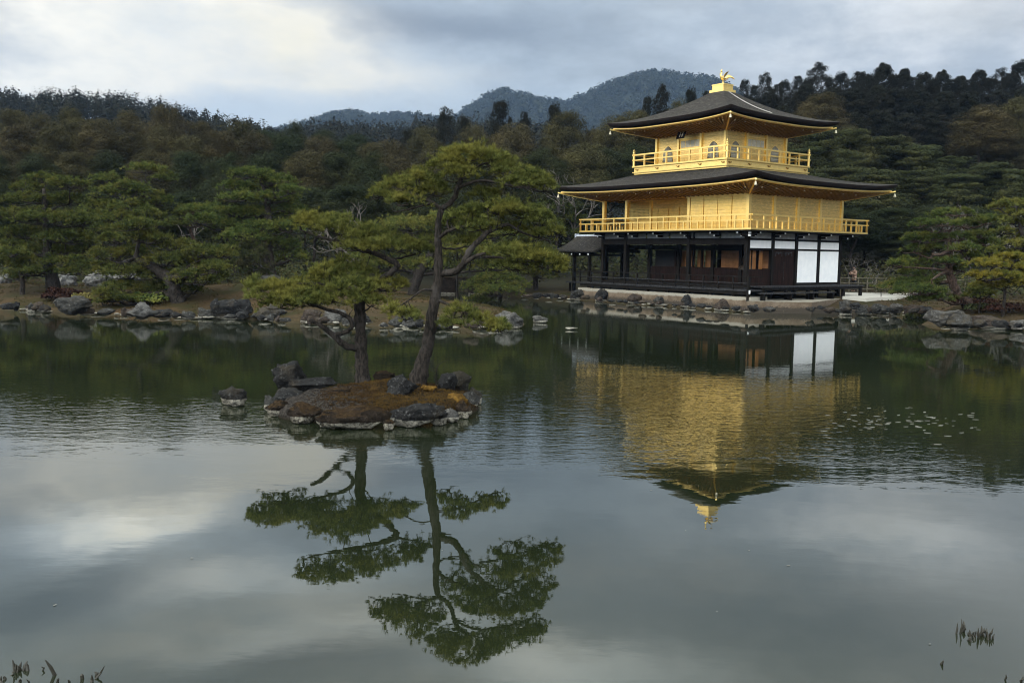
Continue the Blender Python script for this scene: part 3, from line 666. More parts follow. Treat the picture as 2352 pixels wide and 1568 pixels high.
def slab(mb, side, s0, s1, z0, z1, o0, o1):
    d0, d1 = W3 - .05 + o0, W3 - .05 + o1
    if side == 0: bx(mb, cu + s0, cu + s1, cv2 - d1, cv2 - d0, z0, z1)
    else: bx(mb, cu - d1, cu - d0, cv2 + s0, cv2 + s1, z0, z1)
    return mb
def bell(wd, h, n=9):
    pts = [(-wd * .56, 0), (-wd * .52, h * .25), (-wd * .5, h * .5), (-wd * .44, h * .70), (-wd * .30, h * .86), (-wd * .12, h * .955), (0, h)]
    return pts + [(-x, z) for x, z in pts[:-1][::-1]]
for side in range(2):
    for c in (-1.83, 1.83):
        p = bell(.80, .98); d0 = W3 - .05
        def poly(pp, o0, o1):
            mb = MB()
            if side == 0: mb.prism([(-(cu + c) + x, 8.72 + z) for x, z in pp], 1, cv2 - d0 - o1, cv2 - d0 - o0)
            else: mb.prism([(cv2 + c + x, 8.72 + z) for x, z in pp], 0, -(cu - d0 - o1), -(cu - d0 - o0))
            return mb
        wf = poly([(x * 1.12, z * 1.05 - .02) for x, z in p], .0, .02).build('bell_window', 'gold', TOP)
        poly(p, .02, .025).build('window_opening', 'black', wf)
        mb = MB()
        for x in np.linspace(-.36, .36, 9):
            hh = np.interp(abs(x), [0, .096, .24, .35, .40], [.98, .935, .84, .68, .5]); slab(mb, side, c + x - .014, c + x + .014, 8.73, 8.72 + hh - .01, .028, .042)
        for z in (.16, .34, .52, .70): slab(mb, side, c - .37, c + .37, 8.72 + z - .01, 8.72 + z + .012, .026, .046)
        mb.build('window_lattice', 'lattice', wf)
    dr = slab(MB(), side, -.80, .80, 8.55, 10.0, .0, .03).build('panel_door', 'goldb', TOP)
    slab(MB(), side, -.86, .86, 10.0, 10.08, .0, .07).build('door_head', 'gold', dr)
    for k in range(4):
        for zz in (8.62, 9.12, 9.5): slab(MB(), side, -.76 + k * .385, -.76 + k * .385 + .34, zz, zz + (.42 if zz < 9 else .30 if zz < 9.3 else .40), .031, .04).build('door_panel', 'lattice' if zz > 9.3 else 'goldp', dr)
# name board hung under the south eave
pl = bx(MB(), -.27, .27, -.03, .03, -.42, .42).build('name_board', 'woodr', TOP); pl.location = (-(cu + .1), cv2 - W3 - .55, 10.35); pl.rotation_euler = (math.radians(-24), 0, 0)
for a, b_, c_, d_ in ((-.30, .30, -.46, -.40), (-.30, .30, .40, .46), (-.31, -.25, -.42, .42), (.25, .31, -.42, .42)): bx(MB(), a, b_, -.06, -.02, c_, d_).build('board_frame', 'wood', pl)
mb = MB()
for x in (-.10, .09):
    bx(mb, x - .025, x + .025, -.036, -.031, -.34, .34)
    for z in (-.22, -.02, .2): bx(mb, x - .065, x + .065, -.037, -.032, z - .02, z + .02)
mb.build('board_lettering', 'lattice', pl)
# base and phoenix on the roof top
mb = MB(); bx(mb, cu - .56, cu + .56, cv2 - .56, cv2 + .56, 13.0, 13.16); fb = mb.build('roof_pedestal', 'gold', TOP)
for z0, z1, h in ((13.162, 13.42, .44), (13.422, 13.50, .47)): bx(MB(), cu - h, cu + h, cv2 - h, cv2 + h, z0, z1).build('pedestal_tier', 'gold', fb)
px0 = np.array([-cu, cv2, 13.5])
def ph(x, y, z): return px0 + np.array([x, y, z])       # the bird faces south (-y)
body = MB().tube(smooth_path([ph(0, .22, .42), ph(0, .12, .40), ph(0, 0, .38), ph(0, -.11, .42), ph(0, -.17, .55), ph(0, -.13, .68), ph(0, -.13, .77), ph(0, -.18, .81), ph(0, -.27, .80)], 3),
                 np.interp(np.linspace(0, 1, 25), [0, .15, .3, .42, .55, .7, .8, .88, 1], [.02, .085, .11, .09, .05, .036, .05, .045, .008]), 10).build('phoenix', 'gold', TOP, True)
for sx in (-1, 1):
    MB().tube([ph(sx * .05, .02, .34), ph(sx * .055, .03, .18), ph(sx * .055, 0, .0)], [.022, .016, .018], 6).build('leg', 'gold', body)
    w_ = [(0, 0), (.10, .10), (.17, .26), (.20, .44), (.13, .36), (.06, .34), (-.02, .28), (-.08, .16), (-.07, .03)]
    mb = MB(); V = []
    for th in (-.012, .012):
        for y, z in w_: V.append(ph(sx * (.08 + .55 * z + th), -.02 + y * .9, .42 + z * .95))
    n = len(w_); mb.add(V, [tuple(range(n)), tuple(range(n, 2 * n))[::-1]] + [(i, (i + 1) % n, n + (i + 1) % n, n + i) for i in range(n)]); mb.build('wing', 'gold', body)
for k in range(7):
    a = -.55 + 1.1 * k / 6; up_ = .30 - abs(a) * .3
    MB().tube(smooth_path([ph(0, .18, .42), ph(a * .25, .36, .40 + up_ * .6), ph(a * .48, .56, .34 + up_), ph(a * .6, .68, .22 + up_)], 3), np.interp(np.linspace(0, 1, 10), [0, .5, .9, 1], [.018, .032, .04, .006]), 6).build('tail_feather', 'gold', body)
mb = MB()
for k in range(3): mb.tube([ph(0, -.16, .82), ph((k - 1) * .03, -.13 + k * .01, .93)], [.016, .004], 5)
mb.build('crest', 'gold', body)
# lightning cable down the east slope
pts = []
for t in np.linspace(.98, .30, 14):
    h = 5.0 + (.5 - 5.0) * t; z = 11.02 + 2.03 * (.42 * t + .58 * t * t); pts.append((-(cu - h - .01), cv2 - .15 + (1 - t) * .5, z + .03))
MB().tube(pts, .018, 5).build('lightning_cable', 'cable', TOP)
# fishing porch on the west side
u0, u1, um = L + .2, L + 4.3, L + 4.3
zr, zee = 4.10, 3.10; va, vb = -.62, 3.5; vc = 1.45
mb = MB(); n = 13
for sgn in (-1, 1):
    rows = []
    for t in np.linspace(0, 1, 9):
        zz = zr + (zee - zr) * (1 - (1 - t) ** 1.4) ; vv = vc + (va - vc) * t if sgn < 0 else vc + (vb - vc) * t; ue = um
        uu = np.linspace(u0, ue + .0, n); rows.append(np.stack([-uu, 0 * uu + vv, 0 * uu + zz], -1))
    mb.add(np.concatenate(rows), [(i * n + j, i * n + j + 1, (i + 1) * n + j + 1, (i + 1) * n + j) if sgn > 0 else (i * n + j + 1, i * n + j, (i + 1) * n + j, (i + 1) * n + j + 1) for i in range(8) for j in range(n - 1)])
pr_ = mb.build('porch_roof', 'thatch', TOP, True)
so = pr_.modifiers.new('thickness', 'SOLIDIFY'); so.thickness = .16; so.offset = -1
mg = MB(); mg.prism([(vc, zr - .2), (vc - .75, zr - .72), (vc - 1.7, zr - 1.12), (vc + 1.7, zr - 1.12), (vc + .75, zr - .72)], 0, -(um - .25), -(um - .19)); mg.build('gable_board', 'wood', pr_)
MB().tube([(-(um + .12), vc, zr + .10), (-(u0 + .1), vc, zr + .10)], .13, 10).build('ridge_tile', 'tile', pr_)
bx(MB(), um + .02, um + .2, vc - .12, vc + .12, zr - .05, zr + .30).build('ridge_end_tile', 'tile', pr_)
for u in (L + 2.85, L + 1.3):
    for v in (-.05, 2.9): onebox('porch_pillar', 'wood', u - .09, u + .09, v - .09, v + .09, -.2, 3.12)
onebox('porch_beam', 'wood', L + .1, L + 3.4, -.10, -.0, 2.86, 3.0); onebox('porch_beam', 'wood', L + .1, L + 3.4, 2.85, 2.95, 2.86, 3.0)
onebox('porch_floor', 'deck', L + .05, L + 3.3, -.4, 3.3, 1.05, 1.15)
for z in (1.45, 1.75): onebox('porch_rail', 'wood', L + .15, L + 3.0, -.08, -.02, z, z + .05); onebox('porch_rail', 'wood', L + .15, L + 3.0, 2.87, 2.93, z, z + .05)
for k in range(5): onebox('eave_cap', 'cap', L + .9 + .85 * k - .03, L + .9 + .85 * k + .03, va + .06, va + .12, 2.93, 3.03)
onebox('porch_brace', 'wood', L + 3.2, L + 3.32, -.1, .02, -.2, 1.1)

# ------------------------------------------------------------------ shore works at the pavilion
def pavobj(name, m, polys, label, cat, kind=None):
    mb = MB()
    for (a, z0, z1) in polys: mb.prism([pav(*q) for q in a], 2, z0, z1)
    o = mb.build(name, m)
    return tag(o, label, cat, kind=kind)
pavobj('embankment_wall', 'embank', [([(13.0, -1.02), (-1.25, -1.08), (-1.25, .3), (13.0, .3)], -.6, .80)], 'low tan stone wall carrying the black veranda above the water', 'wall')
tp = [tuple(on_z(*p, .58)[:2]) for p in ((1712, 693), (1778, 694), (1865, 695.5), (1932, 687), (2010, 684), (2060, 681), (2050, 676), (1975, 671))]
mb = MB(); mb.prism([pav(-1.3, -.9)] + tp + [pav(-.2, 9.5), pav(-.2, -.6)], 2, -.5, .60)
tag(mb.build('stone_terrace', 'embank'), kind='structure')
mb = MB(); mb.prism([pav(-1.3, -.88)] + tp + [pav(-.21, 9.5), pav(-.21, -.58)], 2, .604, .612); tag(mb.build('terrace_paving', 'terrace'), kind='structure')
lp_ = [tuple(on_z(*p, .17)[:2]) for p in ((1690, 706), (1770, 712), (1860, 713), (1950, 713), (2060, 714), (2060, 700), (1780, 700))]
mb = MB(); mb.prism(lp_, 2, -.5, .18); tag(mb.build('shore_ledge', 'embank'), kind='structure')
gp = [tuple(on_z(*p, .72)[:2]) for p in ((1935, 682), (1990, 684), (2060, 681.5), (2112, 677), (2108, 673), (2060, 673.5), (1990, 672), (1940, 671))]
mb = MB(); mb.prism(gp, 2, .35, .72); tag(mb.build('gravel_path', 'gravel'), kind='structure')

# ------------------------------------------------------------------ rocks
def ico(sub):
    import bmesh
    bm = bmesh.new(); bmesh.ops.create_icosphere(bm, subdivisions=sub, radius=1); V = np.array([v.co for v in bm.verts]); F = np.array([[v.index for v in f.verts] for f in bm.faces]); bm.free(); return V, F
ICO = {k: ico(k) for k in (2, 3, 4)}
def rock_mesh(size, seed, sub=3, cuts=9, flat=.0):
    rng = np.random.default_rng(seed); V, F = ICO[sub]; V = V.copy()
    for _ in range(cuts):
        n = unit(rng.normal(size=3)); k = rng.uniform(.55, .9); dd = V @ n; V -= np.maximum(dd - k, 0)[:, None] * n * .92
    off = rng.uniform(0, 50, 3)
    nz = np.array([mnoise.fractal(Vector(v * 1.6 + off), .9, 2.1, 4) for v in V]); nr_ = np.array([abs(mnoise.noise(Vector(v * 3.6 + off))) for v in V]); V = V * (1 + .26 * nz[:, None] - .22 * nr_[:, None])
    nf_ = np.array([mnoise.fractal(Vector(v * 5.5 + off), .7, 2.2, 3) for v in V]); V = V * (1 + .055 * nf_[:, None])
    if flat: V[:, 2] = np.where(V[:, 2] > flat, flat + (V[:, 2] - flat) * .25, V[:, 2])
    return V * np.array(size), F
NROCK = [0]
def rock(px, py, Y, wpx, hpx, m, label, group=None, depth=.8, name='rock', sub=4, cat='rock', seed=None, rz=None, flat=0, onw=True, tilt=0):
    """px,py: middle of the foot of the rock in the picture; wpx,hpx: width and visible height there"""
    sunk = False; NROCK[0] += 1; seed = seed or NROCK[0] * 7 + 3
    p = on_z(px, py, 0.) if onw else at(px, py, Y)
    if onw:
        for _ in range(3):
            g = gz(p[0], p[1])
            if g > .09: p = on_z(px, py, g - .03); sunk = True
    k = p[1] / FPX; wm, hm = wpx * k, hpx * k; dm = wm * depth
    V, F = rock_mesh((wm / 2 * 1.05, dm / 2, hm * .60), seed, sub, flat=flat)
    cz = V[:, 2].max(); V[:, 2] += hm * (.82 if sunk else 1) - cz
    if tilt: V[:, 0] += V[:, 2] * tilt
    o = mesh_obj(name, V, F, m, None, False); o.data.polygons.foreach_set('use_smooth', np.ones(len(F), dtype=bool))
    a = math.atan2(p[0], p[1]); o.rotation_euler = (0, 0, -a + (rz or 0)); base = p if onw else p - np.array([0, 0, 0])
    back = np.array([math.sin(a), math.cos(a)]) * dm * .42
    o.location = (base[0] + back[0], base[1] + back[1], base[2])
    tag(o, label, cat, group); return o
# left bank
rock(168, 712, 0, 82, 38, 'rock', 'large grey ribbed boulder at the waterline beside the red azaleas')
rock(168 - 62, 715, 0, 26, 18, 'rockb', 'small brown boulder left of the large ribbed boulder')
rock(20, 709, 0, 46, 14, 'rockd', 'low dark rock at the left edge of the far bank', 'low dark rocks')
rock(72, 712, 0, 18, 22, 'rock', 'narrow upright grey stone among low rocks on the left bank')
rock(86, 715, 0, 52, 22, 'rockb', 'rounded brown rock with pale foot just left of the azaleas')
rock(535, 731, 0, 92, 55, 'rockd', 'big blue-black jagged boulder at the foot of the sandy mound')
rock(470, 728, 0, 44, 26, 'rock', 'low grey boulder left of the jagged black boulder')
rock(495, 712, 0, 22, 32, 'rockd', 'dark upright stone standing on the sandy mound', depth=.7)
rock(375, 727, 0, 60, 20, 'rockd', 'low dark rock at the water under the leaning bank pine')
rock(300, 724, 0, 34, 18, 'rock', 'grey rock at the waterline left of the leaning trunk')
rock(325, 722, 0, 60, 34, 'rockp', 'pale blotched boulder below the drooping pine pads')
rock(620, 738, 0, 80, 38, 'rock', 'wide lichened boulder behind the island pine lower left pad')
rock(715, 744, 0, 50, 34, 'rockb', 'square brown stone with white foot behind the island pine branch', depth=.7)
rock(768, 745, 0, 62, 36, 'rockp', 'pale angular stone left of the island pine trunk')
rock(835, 748, 0, 40, 28, 'rockd', 'dark stone just right of the left island trunk')
rock(930, 752, 0, 80, 30, 'rock', 'long low grey rock between the two island trunks')
rock(1010, 755, 0, 60, 26, 'rock', 'low grey rock right of the tall island trunk')
rock(1170, 749, 0, 62, 42, 'rockp', 'rounded pale boulder at the tip of the left bank', seed=91)
rock(1105, 756, 0, 60, 22, 'rockb', 'low brown rock near the tip of the left bank')
rock(1238, 742, 0, 42, 18, 'rockp', 'small pale rock alone in the water left of the pavilion')
rock(1312, 758, 0, 26, 6, 'ledge', 'flat white stone barely above the water left of the pavilion', flat=.3)
ORD = ['first', 'second', 'third', 'fourth', 'fifth', 'sixth', 'seventh', 'eighth', 'ninth', 'tenth', 'eleventh', 'twelfth', 'thirteenth', 'fourteenth', 'fifteenth', 'sixteenth', 'seventeenth', 'eighteenth', 'nineteenth', 'twentieth']
rs = np.random.default_rng(5)
def edging(pts, lab, group, w=(18, 34), h=(5, 9), step=26, m='ledge'):
    P = np.array(pts, float); sg = np.r_[0, np.cumsum(np.hypot(*np.diff(P, axis=0).T))]; t = 0
    while t < sg[-1]:
        px, py = np.interp(t, sg, P[:, 0]), np.interp(t, sg, P[:, 1]); ww = rs.uniform(*w)
        if rs.uniform() < .8: rock(px + ww / 2, py + rs.uniform(.0, 2.6), 0, ww, rs.uniform(*h), m, lab, group, depth=.75, name='edging_stone', sub=2, cat='stone', flat=.25)
        t += ww * rs.uniform(.8, 1.5)
edging([(0, 711), (60, 713), (150, 719), (230, 723), (330, 728), (430, 731), (560, 733)], 'flat pale stone edging the waterline of the left bank', 'edging stones of the left bank', w=(10, 44), h=(3, 8))
edging([(590, 737), (680, 743), (770, 746), (880, 751), (960, 754), (1100, 758), (1190, 748)], 'flat pale stone edging the bank behind the island pines', 'edging stones behind the island', h=(6, 11))
edging([(1195, 682), (1250, 685), (1320, 689)], 'flat pale stone at the waterline left of the pavilion porch', 'edging stones by the porch', w=(12, 24), h=(3, 6))
a_, b_ = at(*([0, 0, 60]))[:2], 0
def proj(p):
    q = np.array(p) - np.array([0, 0, CAM_H]); zc = q @ _f0; return 1176 + FPX * (q @ _rt) / zc, 784 - FPX * (q @ _up) / zc
edging([proj((*pav(u, -1.42), 0)) for u in (13, 9, 5, 1, -1.2)], 'thin pale stone at the foot of the tan wall under the veranda', 'edging stones under the veranda', w=(12, 24), h=(4, 6))
edging([(1765, 717), (1850, 718), (1950, 719), (2060, 720), (2110, 721)], 'flat pale stone at the waterline below the terrace', 'edging stones below the terrace', w=(14, 30), h=(4, 7))
edging([(2118, 747), (2160, 750), (2260, 753), (2352, 756), (2420, 762)], 'flat pale stone edging the right bank', 'edging stones of the right bank', w=(14, 34), h=(4, 7))
def bankrocks(pts, lab, group, ms, w=(16, 44), h=(9, 22), p=.8):
    P = np.array(pts, float); sg = np.r_[0, np.cumsum(np.hypot(*np.diff(P, axis=0).T))]; t = 0
    while t < sg[-1]:
        px, py = np.interp(t, sg, P[:, 0]), np.interp(t, sg, P[:, 1]); ww = rs.uniform(*w)
        if rs.uniform() < p: rock(px + ww / 2, py - rs.uniform(-.5, 2.5), 0, ww, rs.uniform(*h), ms[rs.integers(0, len(ms))], lab, group, depth=.7, name='bank_rock', sub=3)
        t += ww * rs.uniform(.7, 1.15)
bankrocks([(0, 709), (60, 711), (150, 717), (230, 721), (330, 726), (430, 729), (560, 731)], 'rough dark rock among those lining the left bank', 'rough rocks lining the left bank', ('rock', 'rockd', 'rockb', 'rockd'))
bankrocks([(590, 735), (680, 741), (770, 744), (880, 749), (960, 752), (1100, 756)], 'rough rock among those lining the bank behind the island pines', 'rough rocks lining the bank behind the island', ('rock', 'rockd', 'rockb', 'rockp'))
bankrocks([(1190, 681), (1250, 684), (1325, 688)], 'low rock lining the shore left of the porch', 'low rocks left of the porch', ('rock', 'rockd', 'rockb'), (12, 30), (6, 14))
bankrocks([proj((*pav(u, -1.36), .05)) for u in (13, 9, 5, 1, -1.2)], 'low dark rubble rock at the foot of the veranda wall', 'rubble under the veranda wall', ('rockb', 'rockd'), (10, 26), (5, 11), .75)
bankrocks([(1716, 712), (1765, 715), (1850, 716), (1950, 716), (2060, 717), (2110, 719)], 'dark low rock along the terrace shore', 'low rocks along the terrace shore', ('rock', 'rockd', 'rockb'), (14, 34), (8, 17))
bankrocks([(2118, 745), (2160, 748), (2260, 751), (2352, 753), (2420, 758)], 'rough rock among those lining the right bank', 'rough rocks lining the right bank', ('rock', 'rockb', 'rockd'), (18, 44), (8, 20))
# rocks set into the tan wall
for k, (u, hp, wp, m) in enumerate(((12.6, 24, 34, 'rock'), (10.2, 30, 36, 'rockd'), (7.2, 24, 34, 'rockb'), (5.2, 22, 32, 'rock'), (3.0, 32, 30, 'rockd'), (.4, 28, 40, 'rockb'))):
    q = proj((*pav(u, -1.40), 0)); rock(q[0], q[1], 0, wp, hp, m, ['grey', 'tall dark', 'brown', 'squat grey', 'upright black', 'wide reddish'][k] + ' rock set against the tan wall under the veranda', 'rocks against the veranda wall', depth=.6)
for x, y, wp, hp, m, l in ((1776, 717, 32, 20, 'rockp', 'pale rounded rock in the water below the low step'), (1825, 718, 34, 16, 'rock', 'speckled grey rock in the water below the terrace'), (1880, 719, 36, 17, 'rockd', 'dark round rock in the water below the white panels'),
                           (1942, 716, 40, 34, 'rock', 'tall grey standing rock at the terrace corner'), (1985, 717, 40, 22, 'rock', 'squat grey rock right of the standing rock'), (2022, 717, 40, 24, 'rock', 'grey rock under the small spreading sapling'),
                           (2060, 718, 34, 26, 'rockp', 'pale oval rock below the white gravel'), (2095, 719, 50, 24, 'rockb', 'reddish brown rock at the end of the terrace shore'), (2118, 722, 50, 20, 'rockd', 'dark rock in the cove before the right bank'), (1965, 706, 26, 14, 'rockd', 'small dark rock on the terrace edge')):
    rock(x, y, 0, wp, hp, m, l)
rock(2160, 746, 0, 84, 40, 'rockp', 'big pale grey boulder at the left end of the right bank', sub=4, seed=77)
rock(2196, 748, 0, 60, 44, 'rock', 'rounded grey boulder just behind the big pale boulder')
rock(2265, 752, 0, 130, 34, 'rockb', 'long low brown rock on the right bank', depth=.5)
rock(2345, 754, 0, 50, 24, 'rockp', 'small whitish rock at the right edge of the bank')
rock(2395, 758, 0, 60, 26, 'rock', 'grey rock at the far right end of the bank')
rock(2330, 757, 0, 24, 12, 'rockd', 'small dark rock before the whitish rock')
# standing rocks and rough rock faces on the far left bank
def landrock(px, py, Y, wpx, hpx, m, label, **k):
    p = at(px, py, Y); g = gz(p[0], p[1]); o = rock(px, py, Y, wpx, hpx, m, label, onw=False, **k); o.location.z = g - .1; return o
landrock(225, 664, 50, 60, 42, 'bankrock', 'rough pale standing rock behind the leftmost thick trunk', sub=4)
landrock(285, 666, 51, 70, 38, 'bankrock', 'broad dark-veined rock face right of the rough standing rock', sub=4)
landrock(150, 650, 52, 60, 36, 'bankrock', 'grey rock block behind the leaning left trunk')
landrock(10, 655, 50, 36, 30, 'bankrock', 'pale rock at the left edge behind the bank')
landrock(620, 690, 46, 50, 30, 'rock', 'grey rock on the mound behind the island pine')
landrock(740, 700, 44, 46, 26, 'rockp', 'pale rock on the slope behind the left island trunk')
landrock(1150, 676, 60, 40, 24, 'rockp', 'round pale rock in the channel by the stone bridge')
# stone bridge over the back channel
bp = at(1062, 648, 66); BR = thing('stone_bridge', 'small stone slab bridge over the channel behind the tall island pine', 'bridge', (bp[0], bp[1], 0))
MB().box(-1.35, 1.35, -.6, .6, 1.02, 1.20).build('slab', 'rockm', BR)
for sx in (-1.0, .95): MB().box(sx - .5, sx + .5, -.7, .7, -.4, 1.016).build('abutment', 'rockm', BR)

# ------------------------------------------------------------------ the small island with its rocks
ic = np.array([-2.52, 16.85])
th = np.linspace(0, 2 * PI, 49)[:-1]; irng = np.random.default_rng(8)
def irad(t): return 1 + .07 * np.sin(2 * t + 1.1) + .05 * np.sin(3 * t + 2.) + .03 * np.sin(7 * t)
nr = 26; V = [(0, 0, .52)]
for i in range(1, nr + 1):
    r = (i / nr) ** .8
    for t in th:
        x, y = 1.80 * r * irad(t) * math.cos(t), 1.62 * r * irad(t) * math.sin(t)
        z = .31 * (1 - r ** 8) + .15 * math.exp(-((x - .35) / .9) ** 2 - ((y - .5) / .7) ** 2) - (r > .96) * .25
        z += .06 * mnoise.fractal(Vector((x * 2.6, y * 2.6, 3.)), .7, 2, 5) * (1 if r < .95 else 0)
        V.append((x, y, z))
n = len(th); F = [(0, 1 + j, 1 + (j + 1) % n) for j in range(n)] + [(1 + i * n + j, 1 + (i + 1) * n + j, 1 + (i + 1) * n + (j + 1) % n, 1 + i * n + (j + 1) % n) for i in range(nr - 1) for j in range(n)]
isle = mesh_obj('island_ground', V, F, 'moss', None, True); isle.location = (ic[0], ic[1], 0); tag(isle, kind='structure')
# mossy edge rocks (D px at the waterline)
for x, y, wp, hp, m, l, k in ((700, 975, 74, 50, 'rockm', 'brown mossy edge rock at the island front left of centre', {}), (815, 988, 168, 56, 'rockm', 'widest brown edge rock with broken white foot at the island front', dict(depth=.45, sub=4)), (958, 985, 136, 60, 'rockd', 'black edge rock with white foot at the island front right', dict(depth=.6, sub=4)),
                              (640, 958, 60, 38, 'rockm', 'low brown rock at the left end of the island', {}), (1035, 972, 40, 34, 'rockp', 'small pale foot stone right of the black edge rock', {}), (1062, 962, 50, 42, 'rockm', 'brown rock under the golden moss cushion', {}), (1080, 945, 46, 46, 'rock', 'grey rock at the right end of the island', {}),
                              (668, 940, 90, 46, 'rockd', 'flaky grey rock slope on the left side of the island', dict(depth=1.1, sub=4))):
    rock(x, y, 0, wp, hp, m, l, 'edge rocks of the island', **k)
for x, y, wp, hp, m, l in ((745, 983, 40, 30, 'rockd', 'small dark stone wedged beside the widest brown edge rock'), (895, 990, 30, 26, 'rockm', 'small brown stone between the two front edge rocks'), (1010, 978, 44, 40, 'rockd', 'dark stone right of the black front edge rock'), (625, 948, 40, 40, 'rock', 'grey stone at the far left tip of the island'), (1090, 930, 36, 40, 'rock', 'small grey stone at the far right tip of the island')):
    rock(x, y, 0, wp, hp, m, l, 'edge rocks of the island')
def islerock(px, py, Y, wpx, hpx, z, m, label, **k):
    o = rock(px, py, Y, wpx, hpx, m, label, onw=False, **k); o.location.z = z; return o
islerock(678, 905, 17.6, 92, 66, .22, 'rockd', 'tall slanted black rock with white speckles on the island back left', sub=4, tilt=-.25, seed=41)
islerock(715, 905, 17.3, 120, 30, .24, 'rockd', 'flat grey rock sheet below the slanted black rock', sub=4)
islerock(925, 935, 16.4, 70, 52, .30, 'rockd', 'black rock with a white lichen patch at island centre right', sub=4, seed=55)
islerock(1030, 918, 17.0, 54, 46, .30, 'rockd', 'dark upright rock beside the golden moss on the island right', sub=4)
islerock(1052, 915, 17.6, 56, 46, .26, 'rock', 'grey block rock at the back right of the island', sub=4)
islerock(880, 888, 18.0, 56, 26, .36, 'rockm', 'low mossy rock between the two island trunks')
islerock(785, 932, 16.7, 60, 14, .30, 'rockm', 'small half buried rock in the island moss')
rock(540, 935, 0, 72, 46, 'rockd', 'black pointed rock alone in the water left of the island', sub=4, seed=63)
for px, py, Y, wp, hp, z, l in ((1045, 945, 16.6, 70, 30, .16, 'golden moss cushion on the island right edge'), (985, 905, 16.9, 36, 22, .34, 'small golden moss cushion at the tall trunk foot')):
    V, F = rock_mesh((wp * Y / FPX / 2, wp * Y / FPX / 2 * .7, hp * Y / FPX * .6), 300 + px, 4, 3); o = mesh_obj('moss_cushion', V, F, 'goldmoss', None, True); p = at(px, py, Y); o.location = (p[0], p[1], z + .06); tag(o, l, 'moss')
# dry moss tufts and litter on the island
rng = np.random.default_rng(12); n = 9000
r = np.sqrt(rng.uniform(0, .9, n)); t = rng.uniform(0, 2 * PI, n); x = 1.8 * r * irad(t) * np.cos(t); y = 1.62 * r * irad(t) * np.sin(t)
z = .31 * (1 - r ** 8) + .15 * np.exp(-((x - .35) / .9) ** 2 - ((y - .5) / .7) ** 2)
z = z + np.array([.06 * mnoise.fractal(Vector((a, b, 3.)), .7, 2, 5) for a, b in zip(x * 2.6, y * 2.6)]); kp = x > -.75 + rng.normal(size=n) * .25; x, y, z = x[kp], y[kp], z[kp]; n = len(x)
V, F = tufts(np.stack([x, y, z], -1), np.tile([0, 0, 1.], (n, 1)), 6, .045, .006, rng, .1, 1.2)
o = mesh_obj('moss_grass', V, F, 'drymoss'); o.location = (ic[0], ic[1], 0); tag(o, 'short dry moss and grass covering the island', 'moss', kind='stuff')

# ------------------------------------------------------------------ pines with foliage pads
def pad_points(c, rx, ry, rz, n, rng, nsub=None, even=0., zs=1.):
    """points and shoot directions of a cloud-shaped pad of foliage"""
    nsub = nsub or max(5, int(rx * ry * 14)); P = []; Ax = []
    for _ in range(nsub):
        a = rng.uniform(0, 2 * PI); q = math.sqrt(rng.uniform(0, 1)); s = rng.uniform(.16, .38)
        oc = np.array([math.cos(a) * q * rx * .78, math.sin(a) * q * ry * .78, rz * (.75 * (1 - q * q) - .15 + rng.uniform(-.45, .45) * zs)])
        m = max(3, int(n * (1 - even)) // nsub); d = unit(rng.normal(size=(m, 3))); d[:, 2] = np.abs(d[:, 2]) * 1.0 - .18; d = unit(d)
        rr = rng.uniform(.35, 1.1, (m, 1)); sc = np.array([rx * s, ry * s, max(rz * .62, .5 * s * rx * .5)])
        P.append(c + oc + d * rr * sc); Ax.append(unit(d * .7 + np.array([0, 0, .9]) + rng.normal(size=(m, 3)) * .3))
    if even:
        m = int(n * even); a = rng.uniform(0, 2 * PI, m); q = np.sqrt(rng.uniform(0, 1, m)) * rng.uniform(.9, 1.12, m)
        z = rz * (.95 * (1 - np.minimum(q, 1) ** 2) - .25 + rng.normal(size=m) * .32); z += rz * .25 * np.sin(q * 9 + a * 3)
        P.append(c + np.stack([np.cos(a) * q * rx, np.sin(a) * q * ry, z], -1)); o = np.stack([np.cos(a) * q, np.sin(a) * q, 0 * a], -1)
        Ax.append(unit(o * .55 + np.array([0, 0, .95]) + rng.normal(size=(m, 3)) * .35))
    return np.concatenate(P), np.concatenate(Ax)
